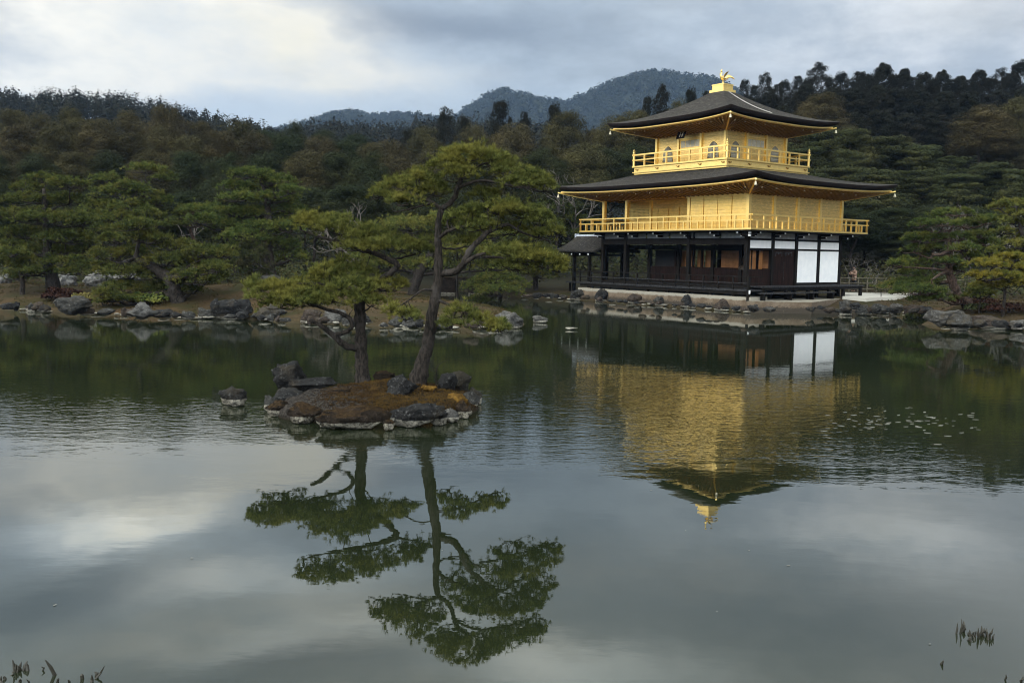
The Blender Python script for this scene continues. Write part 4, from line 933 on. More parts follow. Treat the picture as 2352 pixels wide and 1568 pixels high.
def pad_pine(name, label, base, trunk, limbs, pads, rng, mats, k, nl, nw, group=None, cat='pine tree', tw=.012, hi=1.2, even=.25):
    """trunk: (points, radii); limbs: list of (points, radii); pads: list of (centre, rx, ry, rz, tufts). All in world coordinates."""
    base = np.array(base, float); R = thing(name, label, cat, base, 0, group); loc = lambda P: np.asarray(P, float) - base
    P, rr = limb_path(loc(trunk[0]), trunk[1], rng, 5, .06); nodes = [P]
    ang = MB().tube(P, rr, 12); ang.build('trunk', mats[0], R, True)
    for LP, LR in limbs:
        P, rr = limb_path(loc(LP), LR, rng, 5, .14); nodes.append(P); MB().tube(P, rr, 8).build('branch', mats[1], R, True)
    N = np.concatenate(nodes); VV = []; FF = []; n0 = 0; mb = MB()
    for c, rx, ry, rz, nt_ in pads:
        c = loc(c); P, Ax = pad_points(c, rx, ry, rz, nt_, rng, None, even)
        V, F = tufts(P, Ax, k, nl, nw, rng, .2, hi); VV.append(V); FF.append(F + n0); n0 += len(V)
        j = np.argmin(np.linalg.norm(N - (c - np.array([0, 0, rz * .6])), axis=1)); s0 = N[j]; hub = c + np.array([0, 0, -rz * .55])
        if np.linalg.norm(hub - s0) > rx * .3:
            mid = (s0 + hub) / 2 + np.array([0, 0, -.08 * np.linalg.norm(hub - s0)]); Q, q = limb_path([s0, mid, hub], [tw * 2.2, tw * 1.7, tw * 1.2], rng, 4, .5); mb.tube(Q, q, 5, False)
        for e in P[rng.integers(0, len(P), int(6 + rx * 9))]:
            e = e + np.array([0, 0, -.02]); st_ = hub if rng.uniform() < .6 else N[np.argmin(np.linalg.norm(N - e, axis=1))] if np.linalg.norm(N - e, axis=1).min() < rx * .9 else hub
            mid = st_ * .45 + e * .55 + np.array([rng.normal() * rx * .08, rng.normal() * rx * .08, -rz * .35]); mb.tube(smooth_path([st_, mid, e], 3), np.linspace(tw, tw * .35, 7), 4, False)
    cr = np.concatenate(FF); nf = len(cr)
    if mb.V:
        tv = np.concatenate(mb.V); tri = np.array([t for f in mb.F for t in ((f[0], f[1], f[2]), (f[0], f[2], f[3]))] if mb.F else []); VV.append(tv); cr = np.concatenate([cr, tri + n0])
    o = mesh_obj('crown', np.concatenate(VV), cr, mats[2], R); o.data.materials.append(mats[1])
    o.data.polygons.foreach_set('material_index', np.r_[np.zeros(nf, np.int32), np.ones(len(cr) - nf, np.int32)])
    return R
def zc(x, y): return ((900 + x / 1.2543) / 1.7096, (500 + y / 1.2543) / 1.7096)        # from the close study crop of the island
def hero(name, label, base, trunk, limbs, pads, Y0, seed):
    rng = np.random.default_rng(seed)
    def pt(q): return at(*zc(q[0], q[1]), Y0 + (q[2] if len(q) > 2 else 0))
    kk = Y0 / FPX / 1.2543 / 1.7096
    tr = ([pt(q) for q in trunk[0]], [r * kk * .9 for r in trunk[1]])
    lb = [([pt(q) for q in P], [r * kk * .8 for r in R]) for P, R in limbs]
    pd = [(pt((x, y + rz * .3, dz)), rx * kk * .94, ry, rz * kk * .85, int(n * 1.02)) for x, y, dz, rx, rz, ry, n in pads]
    return pad_pine(name, label, pt(base), tr, lb, pd, rng, (MT['bark'], MT['bark'], MT['needle']), 20, .112, .0068, hi=.9, even=.5, tw=.010)
hero('island_pine', 'shorter dark-barked island pine with two wide flat crowns spreading left', (655, 1262),
     ([(658, 1275), (652, 1150), (647, 1040), (645, 950), (643, 880), (660, 825, .05), (690, 795, .1)], [46, 36, 33, 31, 30, 26, 24]),
     [([(690, 795, .1), (760, 742, 0), (828, 685, -.1), (790, 652, -.1), (700, 615, 0), (560, 572, .1), (470, 545, .2), (350, 505, .2)], [24, 21, 20, 17, 15, 12, 9, 5]),
      ([(640, 1092), (575, 1072, -.2), (512, 1025, -.3), (445, 972, -.4), (395, 950, -.4)], [20, 20, 18, 13, 8]),
      ([(512, 1025, -.3), (585, 1003, -.35), (605, 962, -.4), (560, 918, -.4), (430, 882, -.4), (300, 830, -.35)], [14, 14, 14, 12, 9, 5]),
      ([(660, 825), (560, 800, -.2), (450, 770, -.2), (330, 770, -.2)], [15, 12, 8, 4]), ([(690, 795, .1), (620, 740, .3), (560, 720, .5)], [13, 9, 5]),
      ([(790, 652), (860, 640, .2), (950, 615, .3)], [10, 7, 4])],
     [(210, 800, -.3, 130, 58, .75, 260), (330, 830, -.5, 140, 45, .6, 200), (440, 740, .1, 130, 75, .8, 280), (560, 690, .2, 150, 55, .8, 280), (640, 760, -.2, 160, 60, .8, 300), (520, 820, -.4, 170, 50, .7, 300), (760, 770, .2, 130, 45, .7, 200), (700, 850, -.3, 130, 40, .6, 180), (140, 770, 0, 75, 42, .45, 120), (250, 860, -.4, 120, 40, .6, 160), (300, 780, -.1, 120, 45, .7, 190), (420, 850, -.4, 120, 40, .6, 160), (620, 700, .3, 120, 40, .6, 160),
      (430, 465, .2, 110, 55, .7, 230), (560, 480, .1, 150, 65, .8, 300), (700, 535, 0, 150, 60, .8, 300), (840, 570, .1, 140, 55, .8, 260), (940, 590, .3, 80, 42, .6, 120), (640, 585, -.3, 150, 30, .6, 170), (350, 450, .2, 45, 25, .4, 60)], 17.9, 21)
hero('tall_island_pine', 'tall slender island pine with grey trunk and layered yellow-green pads', (930, 1285),
     ([(915, 1300), (945, 1190), (972, 1090), (988, 1000), (1005, 900), (1018, 810), (1030, 720), (1030, 620), (1028, 540), (1032, 460), (1045, 402)], [62, 42, 36, 33, 30, 28, 27, 21, 19, 17, 16]),
     [([(1045, 402), (1000, 372, .1), (930, 342, .1), (880, 322, .2), (790, 335, .2), (710, 350, .3)], [14, 13, 11, 8, 5, 3]),
      ([(1045, 402), (1100, 362, 0), (1125, 300, -.1), (1150, 240, -.1), (1200, 200, 0), (1270, 175, .1)], [16, 16, 15, 12, 9, 5]),
      ([(1125, 300, -.1), (1240, 262, -.3), (1350, 280, -.4), (1500, 305, -.4)], [11, 9, 7, 3]),
      ([(1030, 725), (1110, 712, -.1), (1150, 680, -.3), (1190, 600, -.4), (1250, 540, -.4), (1290, 510, -.4), (1370, 480, -.3), (1450, 520, -.2), (1580, 560, -.1)], [22, 22, 21, 19, 16, 13, 10, 7, 3]),
      ([(1150, 680, -.3), (1200, 640, -.5), (1260, 620, -.6)], [14, 12, 9]),
      ([(1250, 640, -.5), (1330, 640, -.4), (1420, 665, -.3), (1560, 690, -.2)], [9, 8, 6, 3]),
      ([(1290, 510, -.4), (1275, 450, -.3), (1275, 400, -.2)], [9, 7, 4]),
      ([(1036, 545), (1085, 508, -.2), (1170, 485, -.3)], [12, 11, 8]), ([(1085, 508, -.2), (1075, 462, -.1), (1110, 440, 0)], [7, 6, 4]),
      ([(1020, 850), (1120, 885, -.3), (1200, 940, -.5), (1270, 985, -.6)], [10, 8, 6, 3]), ([(1012, 800), (950, 802, -.2), (880, 855, -.4), (800, 900, -.5)], [9, 7, 5, 3]),
      ([(1000, 372, .1), (900, 400, -.1), (830, 415, -.1)], [7, 5, 3])],
     [(1180, 120, 0, 150, 55, .75, 330), (1090, 170, .1, 120, 50, .7, 220), (1290, 150, .1, 130, 50, .7, 240), (1390, 200, 0, 110, 45, .7, 200), (1150, 220, -.2, 120, 40, .6, 170), (940, 250, .1, 110, 55, .7, 240), (830, 280, .2, 100, 45, .6, 190), (740, 325, .2, 60, 32, .4, 80), (880, 350, -.2, 120, 40, .6, 160), (1000, 300, .2, 90, 45, .6, 150),
      (1480, 245, -.1, 110, 45, .6, 180), (1550, 290, -.2, 65, 32, .5, 90), (1420, 270, -.4, 110, 35, .5, 130), (1250, 330, .3, 90, 35, .5, 110),
      (1200, 420, 0, 130, 45, .7, 220), (1330, 390, -.1, 130, 48, .7, 260), (1450, 410, -.2, 130, 48, .7, 260), (1540, 450, -.2, 90, 42, .6, 150), (1240, 480, -.2, 120, 35, .6, 150), (1380, 500, .3, 150, 35, .6, 170), (1580, 510, -.1, 85, 35, .5, 120), (1120, 470, .2, 80, 35, .5, 90),
      (1370, 600, -.3, 120, 42, .6, 180), (1490, 620, -.3, 130, 48, .7, 230), (1590, 655, -.2, 100, 48, .6, 170), (1420, 670, -.1, 120, 40, .6, 150), (1630, 690, -.1, 45, 30, .4, 60), (1180, 560, .3, 80, 35, .5, 80),
      (1140, 900, -.4, 90, 42, .5, 130), (1240, 950, -.5, 110, 45, .5, 170), (1330, 975, -.6, 60, 38, .4, 90), (1090, 960, -.3, 70, 35, .4, 90), (860, 920, -.5, 90, 35, .4, 110), (800, 890, -.4, 50, 25, .35, 50)], 17.3, 22)
# sapling on the island
sp = at(*zc(1020, 1262), 17.4); S = thing('pine_sapling', 'tiny bare sapling standing beside the tall island trunk', 'sapling', sp)
MB().tube(smooth_path([(0, 0, -.05), (.0, 0, .22), (.02, 0, .34), (.12, 0, .42), (.24, -.02, .47)], 3), np.linspace(.016, .004, 13), 6).build('stem', 'bark', S)
MB().tube(smooth_path([(.0, 0, .24), (-.08, 0, .30), (-.12, 0, .36)], 3), np.linspace(.008, .003, 7), 5).build('twig', 'bark', S)

def bank_pine(name, label, conv, trunk, tr, pads, Y, seed, mt='needle_dk', bark='bark', dens=1.0, limbs=(), dep=1.0, k=11, nl=.20, nw=.022, group=None):
    rng = np.random.default_rng(seed); s = conv[2]
    def pt(x, y, dy=0): return at(conv[0] + x * s, conv[1] + y * s, Y + dy)
    kk = s * Y / FPX; P = [pt(*q) for q in trunk]; g = gz(P[0][0], P[0][1]); P[0][2] = min(P[0][2], g) - .1
    R = [r * kk for r in tr]; pd = []; lb = [([pt(*q) for q in l[0]], [r * kk for r in l[1]]) for l in limbs]
    for x, y, rx, rz in pads:
        dy = rng.uniform(-1, 1) * dep; ry = max(rx * kk * .8, .5); pd.append((pt(x, y, dy), rx * kk, ry, rz * kk, int(80 + dens * 150 * rx * kk * ry)))
    # a limb towards every second pad
    Pn = np.array(P)
    for c, rx, ry, rz, n in pd[::2]:
        j = np.argmin(np.linalg.norm(Pn - c, axis=1) + np.maximum(0, Pn[:, 2] - c[2]) * 2); a = Pn[j]; m = (a + c) / 2 + np.array([0, 0, rng.uniform(-.3, .1)])
        lb.append(([a, m, c + np.array([0, 0, -rz * .6])], [R[min(j, len(R) - 1)] * .45, R[min(j, len(R) - 1)] * .32, .02]))
    return pad_pine(name, label, (P[0][0], P[0][1], g), (P, R), lb, pd, rng, (MT[bark], MT[bark], MT[mt]), k, nl, nw, group, tw=.022)
CL = (0, 175.5, .37297)                                       # left bank study crop
bank_pine('bank_pine', 'leftmost wide dark pine on the far bank with thick grey trunk', CL, [(335, 1320), (318, 1230), (300, 1120), (290, 1000), (280, 850), (270, 690)], [44, 36, 30, 24, 18, 8],
          [(270, 640, 150, 34), (430, 665, 150, 36), (170, 690, 110, 30), (200, 760, 190, 40), (420, 770, 150, 36), (90, 850, 140, 36), (300, 880, 230, 46), (480, 900, 140, 40), (150, 970, 190, 50), (400, 1000, 210, 50), (60, 1040, 110, 40), (300, 1080, 280, 56), (520, 1060, 110, 46), (420, 1150, 180, 42), (180, 1150, 160, 40), (480, 1200, 130, 34), (230, 1210, 120, 30)], 46, 31)
bank_pine('bank_pine', 'small pine with thin dark trunk at the left edge of the far bank', CL, [(135, 1330), (138, 1270), (120, 1200), (90, 1130)], [16, 14, 11, 5],
          [(60, 1090, 120, 40), (130, 1140, 130, 46), (30, 1150, 90, 42), (150, 1200, 100, 40), (90, 1230, 100, 36)], 45, 32)
bank_pine('bank_pine', 'tall pine with tiered pads rising behind the leaning bank pine', CL, [(720, 1250), (715, 1100), (740, 950), (800, 800), (880, 640)], [32, 28, 24, 18, 8],
          [(900, 575, 150, 34), (1010, 630, 90, 34), (660, 635, 110, 34), (800, 680, 120, 32), (700, 720, 150, 36), (880, 720, 140, 36), (640, 800, 140, 36), (960, 770, 110, 40), (800, 800, 160, 40), (560, 860, 120, 40), (740, 880, 170, 46), (900, 860, 120, 40), (640, 960, 130, 46), (980, 900, 120, 50)], 52, 33)
bank_pine('leaning_pine', 'leaning bank pine with black trunk bent over the water and spreading pads', CL, [(1115, 1460), (1085, 1350), (1050, 1255), (970, 1195), (900, 1150), (840, 1120), (860, 1000)], [52, 44, 36, 30, 24, 16, 8],
          [(850, 925, 160, 36), (720, 1005, 130, 40), (900, 1000, 170, 46), (1080, 1050, 170, 46), (1260, 1090, 170, 44), (1380, 1090, 90, 36), (660, 1100, 130, 40), (850, 1090, 160, 44), (1030, 1140, 180, 46), (1230, 1170, 190, 50), (650, 1190, 120, 36), (800, 1220, 200, 46), (1000, 1220, 150, 36), (1190, 1250, 170, 50), (760, 1310, 200, 46), (950, 1320, 150, 44), (1040, 1290, 110, 36), (660, 1340, 100, 36), (850, 1380, 120, 30), (1290, 1230, 130, 42), (1330, 1180, 120, 40), (720, 1370, 120, 28), (1180, 1320, 100, 30)], 41.5, 34,
          limbs=[([(1050, 1255), (1090, 1235, -.5), (1125, 1240, -.8)], [22, 18, 12]), ([(840, 1120), (790, 1130, -.5), (750, 1145, -.6)], [10, 8, 4])], dens=1.2)
bank_pine('bank_pine', 'upright pine with thick pale trunk standing on the mound', CL, [(1670, 1245), (1655, 1150), (1645, 1050), (1640, 950), (1650, 850), (1640, 740), (1600, 640)], [46, 36, 32, 28, 22, 16, 7],
          [(1550, 605, 150, 32), (1690, 640, 140, 36), (1450, 680, 120, 34), (1610, 690, 150, 36), (1790, 700, 100, 36), (1470, 750, 140, 36), (1680, 760, 180, 40), (1260, 820, 150, 34), (1440, 840, 160, 36), (1620, 850, 190, 44), (1800, 820, 110, 40), (1240, 890, 130, 36), (1400, 920, 180, 40), (1600, 940, 180, 46), (1760, 930, 140, 46), (1500, 990, 170, 40), (1480, 1060, 130, 40), (1740, 1040, 130, 42), (1790, 1110, 110, 40)], 50, 35, dens=1.1)
bank_pine('red_pine', 'young pine with bare reddish fork above the leaning bank pine', CL, [(1210, 1200), (1200, 1040), (1175, 960), (1180, 880), (1200, 820)], [13, 12, 11, 8, 4], [(1200, 830, 130, 34), (1130, 860, 90, 30), (1290, 870, 100, 32), (1180, 910, 110, 26)], 53, 36, bark='barkr')
bank_pine('young_tree', 'olive green bushy young tree before the thick pale trunk', CL, [(1560, 1290), (1560, 1180), (1570, 1060)], [10, 8, 4], [(1560, 1060, 90, 60), (1530, 1130, 100, 60), (1610, 1140, 90, 60), (1560, 1210, 130, 56), (1450, 1190, 80, 50)], 48, 37, 'shrub')
CD = (0, 0, 1.0)
bank_pine('bank_pine', 'dense pine with dark slanting trunk directly behind the tall island pine', CD, [(945, 668), (962, 630), (985, 595), (1000, 560), (1010, 500)], [11, 11, 10, 8, 4],
          [(930, 520, 80, 20), (1040, 510, 80, 20), (1120, 540, 70, 20), (880, 560, 80, 20), (990, 560, 80, 20), (1080, 580, 80, 20), (900, 610, 80, 20), (1000, 610, 60, 18), (1130, 610, 60, 18), (830, 600, 60, 20)], 50, 38)
bank_pine('bank_pine', 'broad green pine left of the pavilion porch roof', CD, [(1232, 668), (1230, 640), (1232, 600), (1230, 550)], [6, 6, 5, 3],
          [(1225, 545, 50, 16), (1180, 560, 60, 18), (1245, 580, 44, 16), (1210, 595, 70, 20), (1250, 612, 40, 16), (1175, 612, 60, 18), (1240, 630, 50, 16), (1140, 640, 60, 18)], 64, 39)
bank_pine('bank_pine', 'low dark pine over the channel by the stone bridge', CD, [(1150, 680), (1148, 660), (1140, 640)], [5, 5, 3], [(1140, 640, 60, 18), (1100, 660, 50, 16), (1180, 655, 50, 16), (1150, 670, 60, 16), (1110, 690, 40, 12)], 60, 40)
bank_pine('bank_pine', 'tall pine with three slim trunks behind the porch', CD, [(1275, 662), (1272, 640), (1278, 580), (1280, 500)], [5, 5, 4, 2], [(1270, 480, 60, 18), (1310, 505, 50, 16), (1240, 515, 60, 18), (1290, 535, 60, 16)], 76, 41)
CR = (3250 / 1.7096, 750 / 1.7096, 1 / 2.751 / 1.7096)          # right bank study crop
bank_pine('curved_pine', 'curved reddish-trunked pine on the right bank with many flat tiers', CR, [(1560, 1260), (1480, 1190), (1400, 1100), (1345, 980), (1310, 860), (1310, 740), (1325, 640), (1310, 520), (1320, 430)], [64, 56, 50, 44, 40, 34, 28, 22, 12],
          [(1180, 265, 170, 42), (1400, 245, 170, 40), (1010, 365, 130, 42), (1250, 350, 200, 46), (1480, 360, 170, 46), (1700, 330, 200, 50), (960, 520, 170, 50), (1180, 500, 170, 44), (1400, 510, 190, 50), (1620, 480, 180, 50), (930, 640, 170, 44), (1150, 620, 160, 40), (1480, 620, 190, 50), (1700, 560, 150, 50), (820, 790, 190, 52), (1050, 770, 200, 56), (1300, 760, 180, 46), (1520, 720, 170, 50), (960, 880, 230, 56), (1450, 840, 160, 50), (820, 1000, 200, 46), (1050, 980, 190, 50), (900, 1080, 240, 52), (1140, 1080, 170, 50), (1240, 1160, 170, 40), (1000, 1170, 140, 36)], 44, 51, bark='barkr', dens=1.1,
          limbs=[([(1320, 640), (1250, 680, -.6), (1180, 690, -.9), (1130, 685, -1)], [22, 18, 14, 8]), ([(1310, 870), (1220, 900, -.7), (1120, 960, -1)], [22, 16, 8])])
bank_pine('yellow_pine', 'yellow-green low pine at the right edge of the right bank', CR, [(1900, 1180), (1915, 1080), (1890, 1000), (1880, 900), (1900, 760)], [18, 16, 14, 11, 6],
          [(1880, 715, 130, 40), (2040, 730, 130, 44), (1640, 790, 140, 36), (1790, 790, 150, 44), (1960, 810, 170, 46), (2120, 820, 120, 44), (1620, 930, 150, 40), (1790, 930, 160, 44), (1970, 930, 170, 46), (2130, 930, 120, 44), (1700, 1020, 160, 44), (1900, 1020, 160, 40), (2080, 1010, 130, 40)], 41.5, 52, 'needle_yel', dens=1.3)
bank_pine('bank_pine', 'high golden-tipped pine at the right edge above the yellow pine', CR, [(2180, 1100), (2160, 800), (2120, 560), (2090, 430), (2060, 260)], [40, 34, 28, 20, 10],
          [(1860, 165, 150, 44), (2030, 150, 160, 44), (2180, 150, 120, 44), (1990, 240, 180, 46), (2150, 260, 150, 46), (1960, 330, 150, 44), (2100, 360, 150, 46), (1900, 440, 150, 44), (2060, 480, 160, 50), (1880, 560, 150, 50), (2040, 590, 160, 50), (2180, 560, 120, 50), (1820, 650, 130, 44), (1990, 680, 130, 40)], 47, 53, 'needle', dens=1.1)
bank_pine('young_tree', 'low green shrub-like pine below the curved trunk by the gravel', CR, [(1640, 1200), (1650, 1120), (1640, 1060)], [8, 7, 4], [(1640, 1070, 120, 50), (1560, 1120, 90, 40), (1720, 1120, 90, 44)], 42.5, 54)
# sapling on the terrace rock
q = on_z(2022, 690, .5); S = thing('spreading_sapling', 'small green sapling spreading over the rocks at the white gravel', 'sapling', q)
P, Ax = pad_points(np.array([0, 0, .75]), .75, .5, .16, 50, np.random.default_rng(3), 6); V, F = tufts(P, Ax, 10, .16, .02, np.random.default_rng(4)); mesh_obj('crown', V, F, 'needle_dk', S)
MB().tube([(0, 0, -.2), (.03, 0, .3), (0, 0, .7)], [.03, .025, .015], 6).build('stem', 'bark', S)

# ------------------------------------------------------------------ the wood behind: one tree of each kind, then copies
def crown_dome(seed, ncl, lp, ls, shape, asp=2.0):
    rng = np.random.default_rng(seed); P = []; N = []
    for i in range(ncl):
        if shape == 'dome':
            d = unit(rng.normal(size=3)); d[2] = abs(d[2]) * 1.1 - .28; d = unit(d); c = np.array([0, 0, .54]) + d * np.array([.26, .26, .34]) * rng.uniform(.78, 1.0); r = rng.uniform(.085, .155)
        elif shape == 'cone':
            h = rng.uniform(0, 1) ** .85; a = rng.uniform(0, 2 * PI); rr = (.36 * (1 - h) ** .6 + .03) * rng.uniform(.4, 1.1); c = np.array([math.cos(a) * rr, math.sin(a) * rr, .15 + .80 * h]); r = rng.uniform(.05, .11) * (1.1 - .55 * h)
        elif shape == 'tier':
            h = rng.uniform(0, 1); a = rng.uniform(0, 2 * PI); rr = (.36 - .2 * h) * math.sqrt(rng.uniform(0, 1)); c = np.array([math.cos(a) * rr, math.sin(a) * rr, .28 + .66 * h]); r = rng.uniform(.09, .17) * (1.1 - .35 * h)
        else:   # 'airy': separate clumps with gaps near the top
            h = rng.uniform(0, 1) ** 1.15; a = rng.uniform(0, 2 * PI); rr = .40 * math.sin(PI * (.28 + .68 * h)) * rng.uniform(.2, 1.25) + .02; c = np.array([math.cos(a) * rr, math.sin(a) * rr, .1 + .85 * h]); r = rng.uniform(.04, .105) * (1.2 - .5 * h)
        d = unit(rng.normal(size=(lp, 3))); d[:, 2] += .25; d = unit(d); sq = np.array([1, 1, (.34 if shape == 'tier' else .95) / asp])
        wob = 1 + .22 * np.sin(d[:, :1] * 7 + i) * np.sin(d[:, 1:2] * 6 + i * 2)
        P.append(c + d * sq * r * wob * rng.uniform(.82, 1.06, (lp, 1))); N.append(d * np.array([1, 1, 1.2]))
    P = np.concatenate(P); P[:, 2] *= asp; V, F = leaves(P, np.concatenate(N), ls, rng, .7, .5 if shape == 'airy' else .28); V[:, 2] /= asp; V[:, 2] /= np.percentile(V[:, 2], 99.6); q = np.percentile(np.hypot(V[:, 0], V[:, 1]), 97); V[:, :2] *= .36 / q; return V, F
def limbs_mesh(seed, n, zlo, zhi, rad, r0):
    rng = np.random.default_rng(seed); mb = MB(); P, r = limb_path([(0, 0, -.12), (rng.normal() * .01, rng.normal() * .01, .3), (rng.normal() * .03, rng.normal() * .03, .62), (rng.normal() * .04, 0, .86)], [r0, r0 * .75, r0 * .45, r0 * .12], rng, 4, .2); mb.tube(P, r, 7)
    for i in range(n):
        h = rng.uniform(zlo, zhi); a = rng.uniform(0, 2 * PI); e = np.array([math.cos(a) * rad, math.sin(a) * rad, h + .16]); s_ = np.array([0, 0, h]); mb.tube(smooth_path([s_, (s_ + e) / 2 + rng.normal(size=3) * .02, e], 3), np.linspace(r0 * .4, r0 * .1, 7), 5)
    return mb
def bare_mesh(seed, depth=5):
    rng = np.random.default_rng(seed); mb = MB()
    def grow(p, d, ln, r, k):
        e = p + d * ln; m = (p + e) / 2 + rng.normal(size=3) * ln * .07; mb.tube([p, m, e], [r, r * .85, r * .68], 5 if k > 2 else 3, False)
        if k == 0: return
        for _ in range(rng.integers(2, 4)):
            nd = unit(d + rng.normal(size=3) * .55 + np.array([0, 0, .12])); grow(e, nd, ln * rng.uniform(.6, .82), r * .62, k - 1)
    grow(np.array([0, 0, -.1]), np.array([0, 0, 1.]), .36, .022, depth); return mb
PROTO = {}
def proto(kind, i):
    key = (kind, i)
    if key in PROTO: return PROTO[key]
    sd_ = 100 + i * 13 + len(kind)
    if kind == 'oak': cr = crown_dome(sd_, 78, 760, .0062, 'dome', 2.2); m, nm, cat, bk = 'oak', 'oak_tree', 'tree', 'bark'
    elif kind == 'green': cr = crown_dome(sd_ + 5, 74, 760, .0062, 'dome', 2.2); m, nm, cat, bk = 'green', 'evergreen_tree', 'tree', 'bark'
    elif kind == 'cyp': cr = crown_dome(sd_ + 9, 170, 300, .0070, 'cone', 1.25); m, nm, cat, bk = 'cyp', 'cypress_tree', 'conifer', 'bark'
    elif kind == 'airy': cr = crown_dome(sd_ + 3, 240, 170, .0072, 'airy', 1.55); m, nm, cat, bk = 'cyp', 'ridge_pine', 'conifer', 'bark'
    elif kind == 'pine': cr = crown_dome(sd_ + 7, 110, 480, .0070, 'tier', .95); m, nm, cat, bk = 'pinefar', 'pine_tree', 'pine tree', 'barkr'
    else: cr = None; m, nm, cat, bk = None, 'bare_tree', 'tree', 'barkg'
    R = thing(nm, None, cat)
    if cr: mesh_obj('crown', cr[0], cr[1], m, R); limbs_mesh(sd_, 5, .3, .7, .2, .022).build('trunk', bk, R)
    else: bare_mesh(sd_, 5).build('trunk', 'barkw' if i == 2 else bk, R)
    PROTO[key] = [R, 0, cat, nm]; return PROTO[key]
LOOK = {'oak': 'brown-green rounded oak', 'green': 'dark green rounded evergreen', 'cyp': 'blackish conical cypress', 'airy': 'open-crowned dark ridge pine', 'pine': 'tiered green pine', 'bare': 'leafless grey tree'}
frng = random.Random(77)
def wood(rowdesc, Y, kind, items, group):
    for j, (px, top, hw) in enumerate(sorted(items)):
        pr = proto(kind, j % 3); R = pr[0] if pr[1] == 0 else copy_tree(pr[0]); pr[1] += 1
        yy = Y + frng.uniform(-2.5, 2.5); p = at(px, top, yy); g = gz(p[0], p[1]); h = max(p[2] - g, 2.5); r = hw * 1.06 * yy / FPX / (.31 if kind in ('cyp', 'airy') else .36)
        R.location = (p[0], p[1], g); R.scale = (r, r * frng.uniform(.9, 1.1), h * (1.0 if kind != 'bare' else .8)); R.rotation_euler = (0, 0, frng.uniform(0, 6.28))
        where = f'{ORD[j]} from the left' if len(items) > 1 else 'standing alone'
        tag(R, f'{LOOK[kind]} {rowdesc}, {where}', pr[2], group)
wood('along the skyline over the left bank', 95, 'oak', [(22, 252, 52), (90, 262, 50), (160, 249, 58), (232, 275, 50), (298, 256, 60), (385, 243, 50), (458, 281, 50), (548, 279, 72), (-60, 255, 60)], 'oaks on the left skyline')
wood('over the middle of the wood', 108, 'green', [(664, 283, 46), (745, 300, 50), (610, 300, 50), (820, 310, 50)], 'evergreens over the middle of the wood')
wood('midway up the left wood', 82, 'oak', [(-20, 300, 58), (40, 290, 58), (130, 288, 58), (215, 278, 54), (300, 305, 58), (370, 292, 52), (440, 312, 52), (505, 302, 52), (590, 308, 62), (740, 315, 54), (860, 330, 50)], 'oaks midway up the left wood')
wood('midway up the left wood', 84, 'green', [(660, 312, 54), (800, 325, 56), (90, 320, 50), (270, 330, 50)], 'evergreens midway up the left wood')
wood('in the left wood above the bank pines', 72, 'green', [(-30, 345, 60), (90, 352, 56), (250, 348, 58), (430, 350, 58), (520, 352, 58), (610, 350, 58), (770, 350, 56), (840, 350, 54)], 'evergreens in the left wood')
wood('in the left wood above the bank pines', 74, 'oak', [(20, 348, 52), (170, 350, 54), (340, 348, 54), (700, 348, 56)], 'oaks low in the left wood')
wood('at the foot of the left wood', 63, 'green', [(-40, 430, 70), (40, 440, 70), (130, 440, 70), (220, 440, 60), (330, 425, 62), (430, 440, 62), (520, 430, 64), (610, 430, 64), (720, 430, 66), (800, 425, 64), (870, 420, 58), (960, 440, 60), (1050, 445, 60), (1130, 440, 60)], 'evergreens at the foot of the left wood')
wood('rising behind the porch roof', 80, 'green', [(1205, 425, 62), (1285, 415, 60), (1340, 430, 56)], 'evergreens behind the porch roof')
wood('behind the tall island pine', 110, 'airy', [(935, 300, 36), (1025, 250, 44), (1068, 272, 34), (1150, 236, 52), (1205, 262, 40), (1275, 242, 38)], 'ridge pines behind the tall island pine')
wood('between the island pine and the pavilion roof', 95, 'oak', [(900, 322, 50), (980, 292, 52), (1090, 290, 54), (1178, 285, 58), (1300, 258, 60), (1365, 300, 54)], 'oaks left of the pavilion roof')
wood('below the oaks left of the pavilion', 82, 'oak', [(900, 362, 58), (985, 352, 58), (1160, 342, 62), (1345, 330, 64)], 'lower oaks left of the pavilion')
wood('below the oaks left of the pavilion', 80, 'green', [(1070, 352, 58), (1250, 340, 62), (1290, 370, 60)], 'lower evergreens left of the pavilion')
wood('behind the upper roof of the pavilion', 105, 'airy', [(1520, 200, 46), (1488, 226, 32), (1588, 206, 34), (1625, 212, 34)], 'ridge pines behind the upper roof')
wood('behind the upper roof of the pavilion', 92, 'oak', [(1410, 268, 56), (1462, 256, 50), (1560, 232, 44), (1650, 240, 50)], 'oaks behind the upper roof')
wood('behind the lower roof of the pavilion', 80, 'green', [(1390, 340, 64), (1470, 330, 60), (1560, 330, 60), (1660, 340, 60), (1750, 330, 60)], 'evergreens behind the lower roof')
wood('along the ridge right of the phoenix', 126, 'airy', [(1712, 186, 30), (1757, 170, 40), (1802, 186, 34), (1832, 176, 30), (1880, 147, 46), (1932, 168, 38), (1975, 166, 38), (2345, 142, 50), (2300, 158, 36)], 'open pines on the right ridge')
wood('along the ridge right of the phoenix', 128, 'cyp', [(2030, 147, 42), (2078, 160, 36), (2122, 168, 38), (2166, 164, 34), (2208, 176, 36), (2252, 162, 38), (2400, 160, 40), (2320, 170, 36), (1990, 172, 36)], 'cypresses on the right ridge')
wood('just under the ridge right of the phoenix', 121, 'airy', [(1735, 198, 36), (1785, 196, 38), (1855, 182, 40), (1908, 180, 40), (1955, 182, 40), (2005, 172, 40), (2055, 174, 40), (2102, 180, 40), (2145, 182, 40), (2190, 184, 40), (2232, 182, 40), (2278, 178, 40), (2325, 180, 40), (2370, 172, 40)], 'ridge pines just under the right skyline')
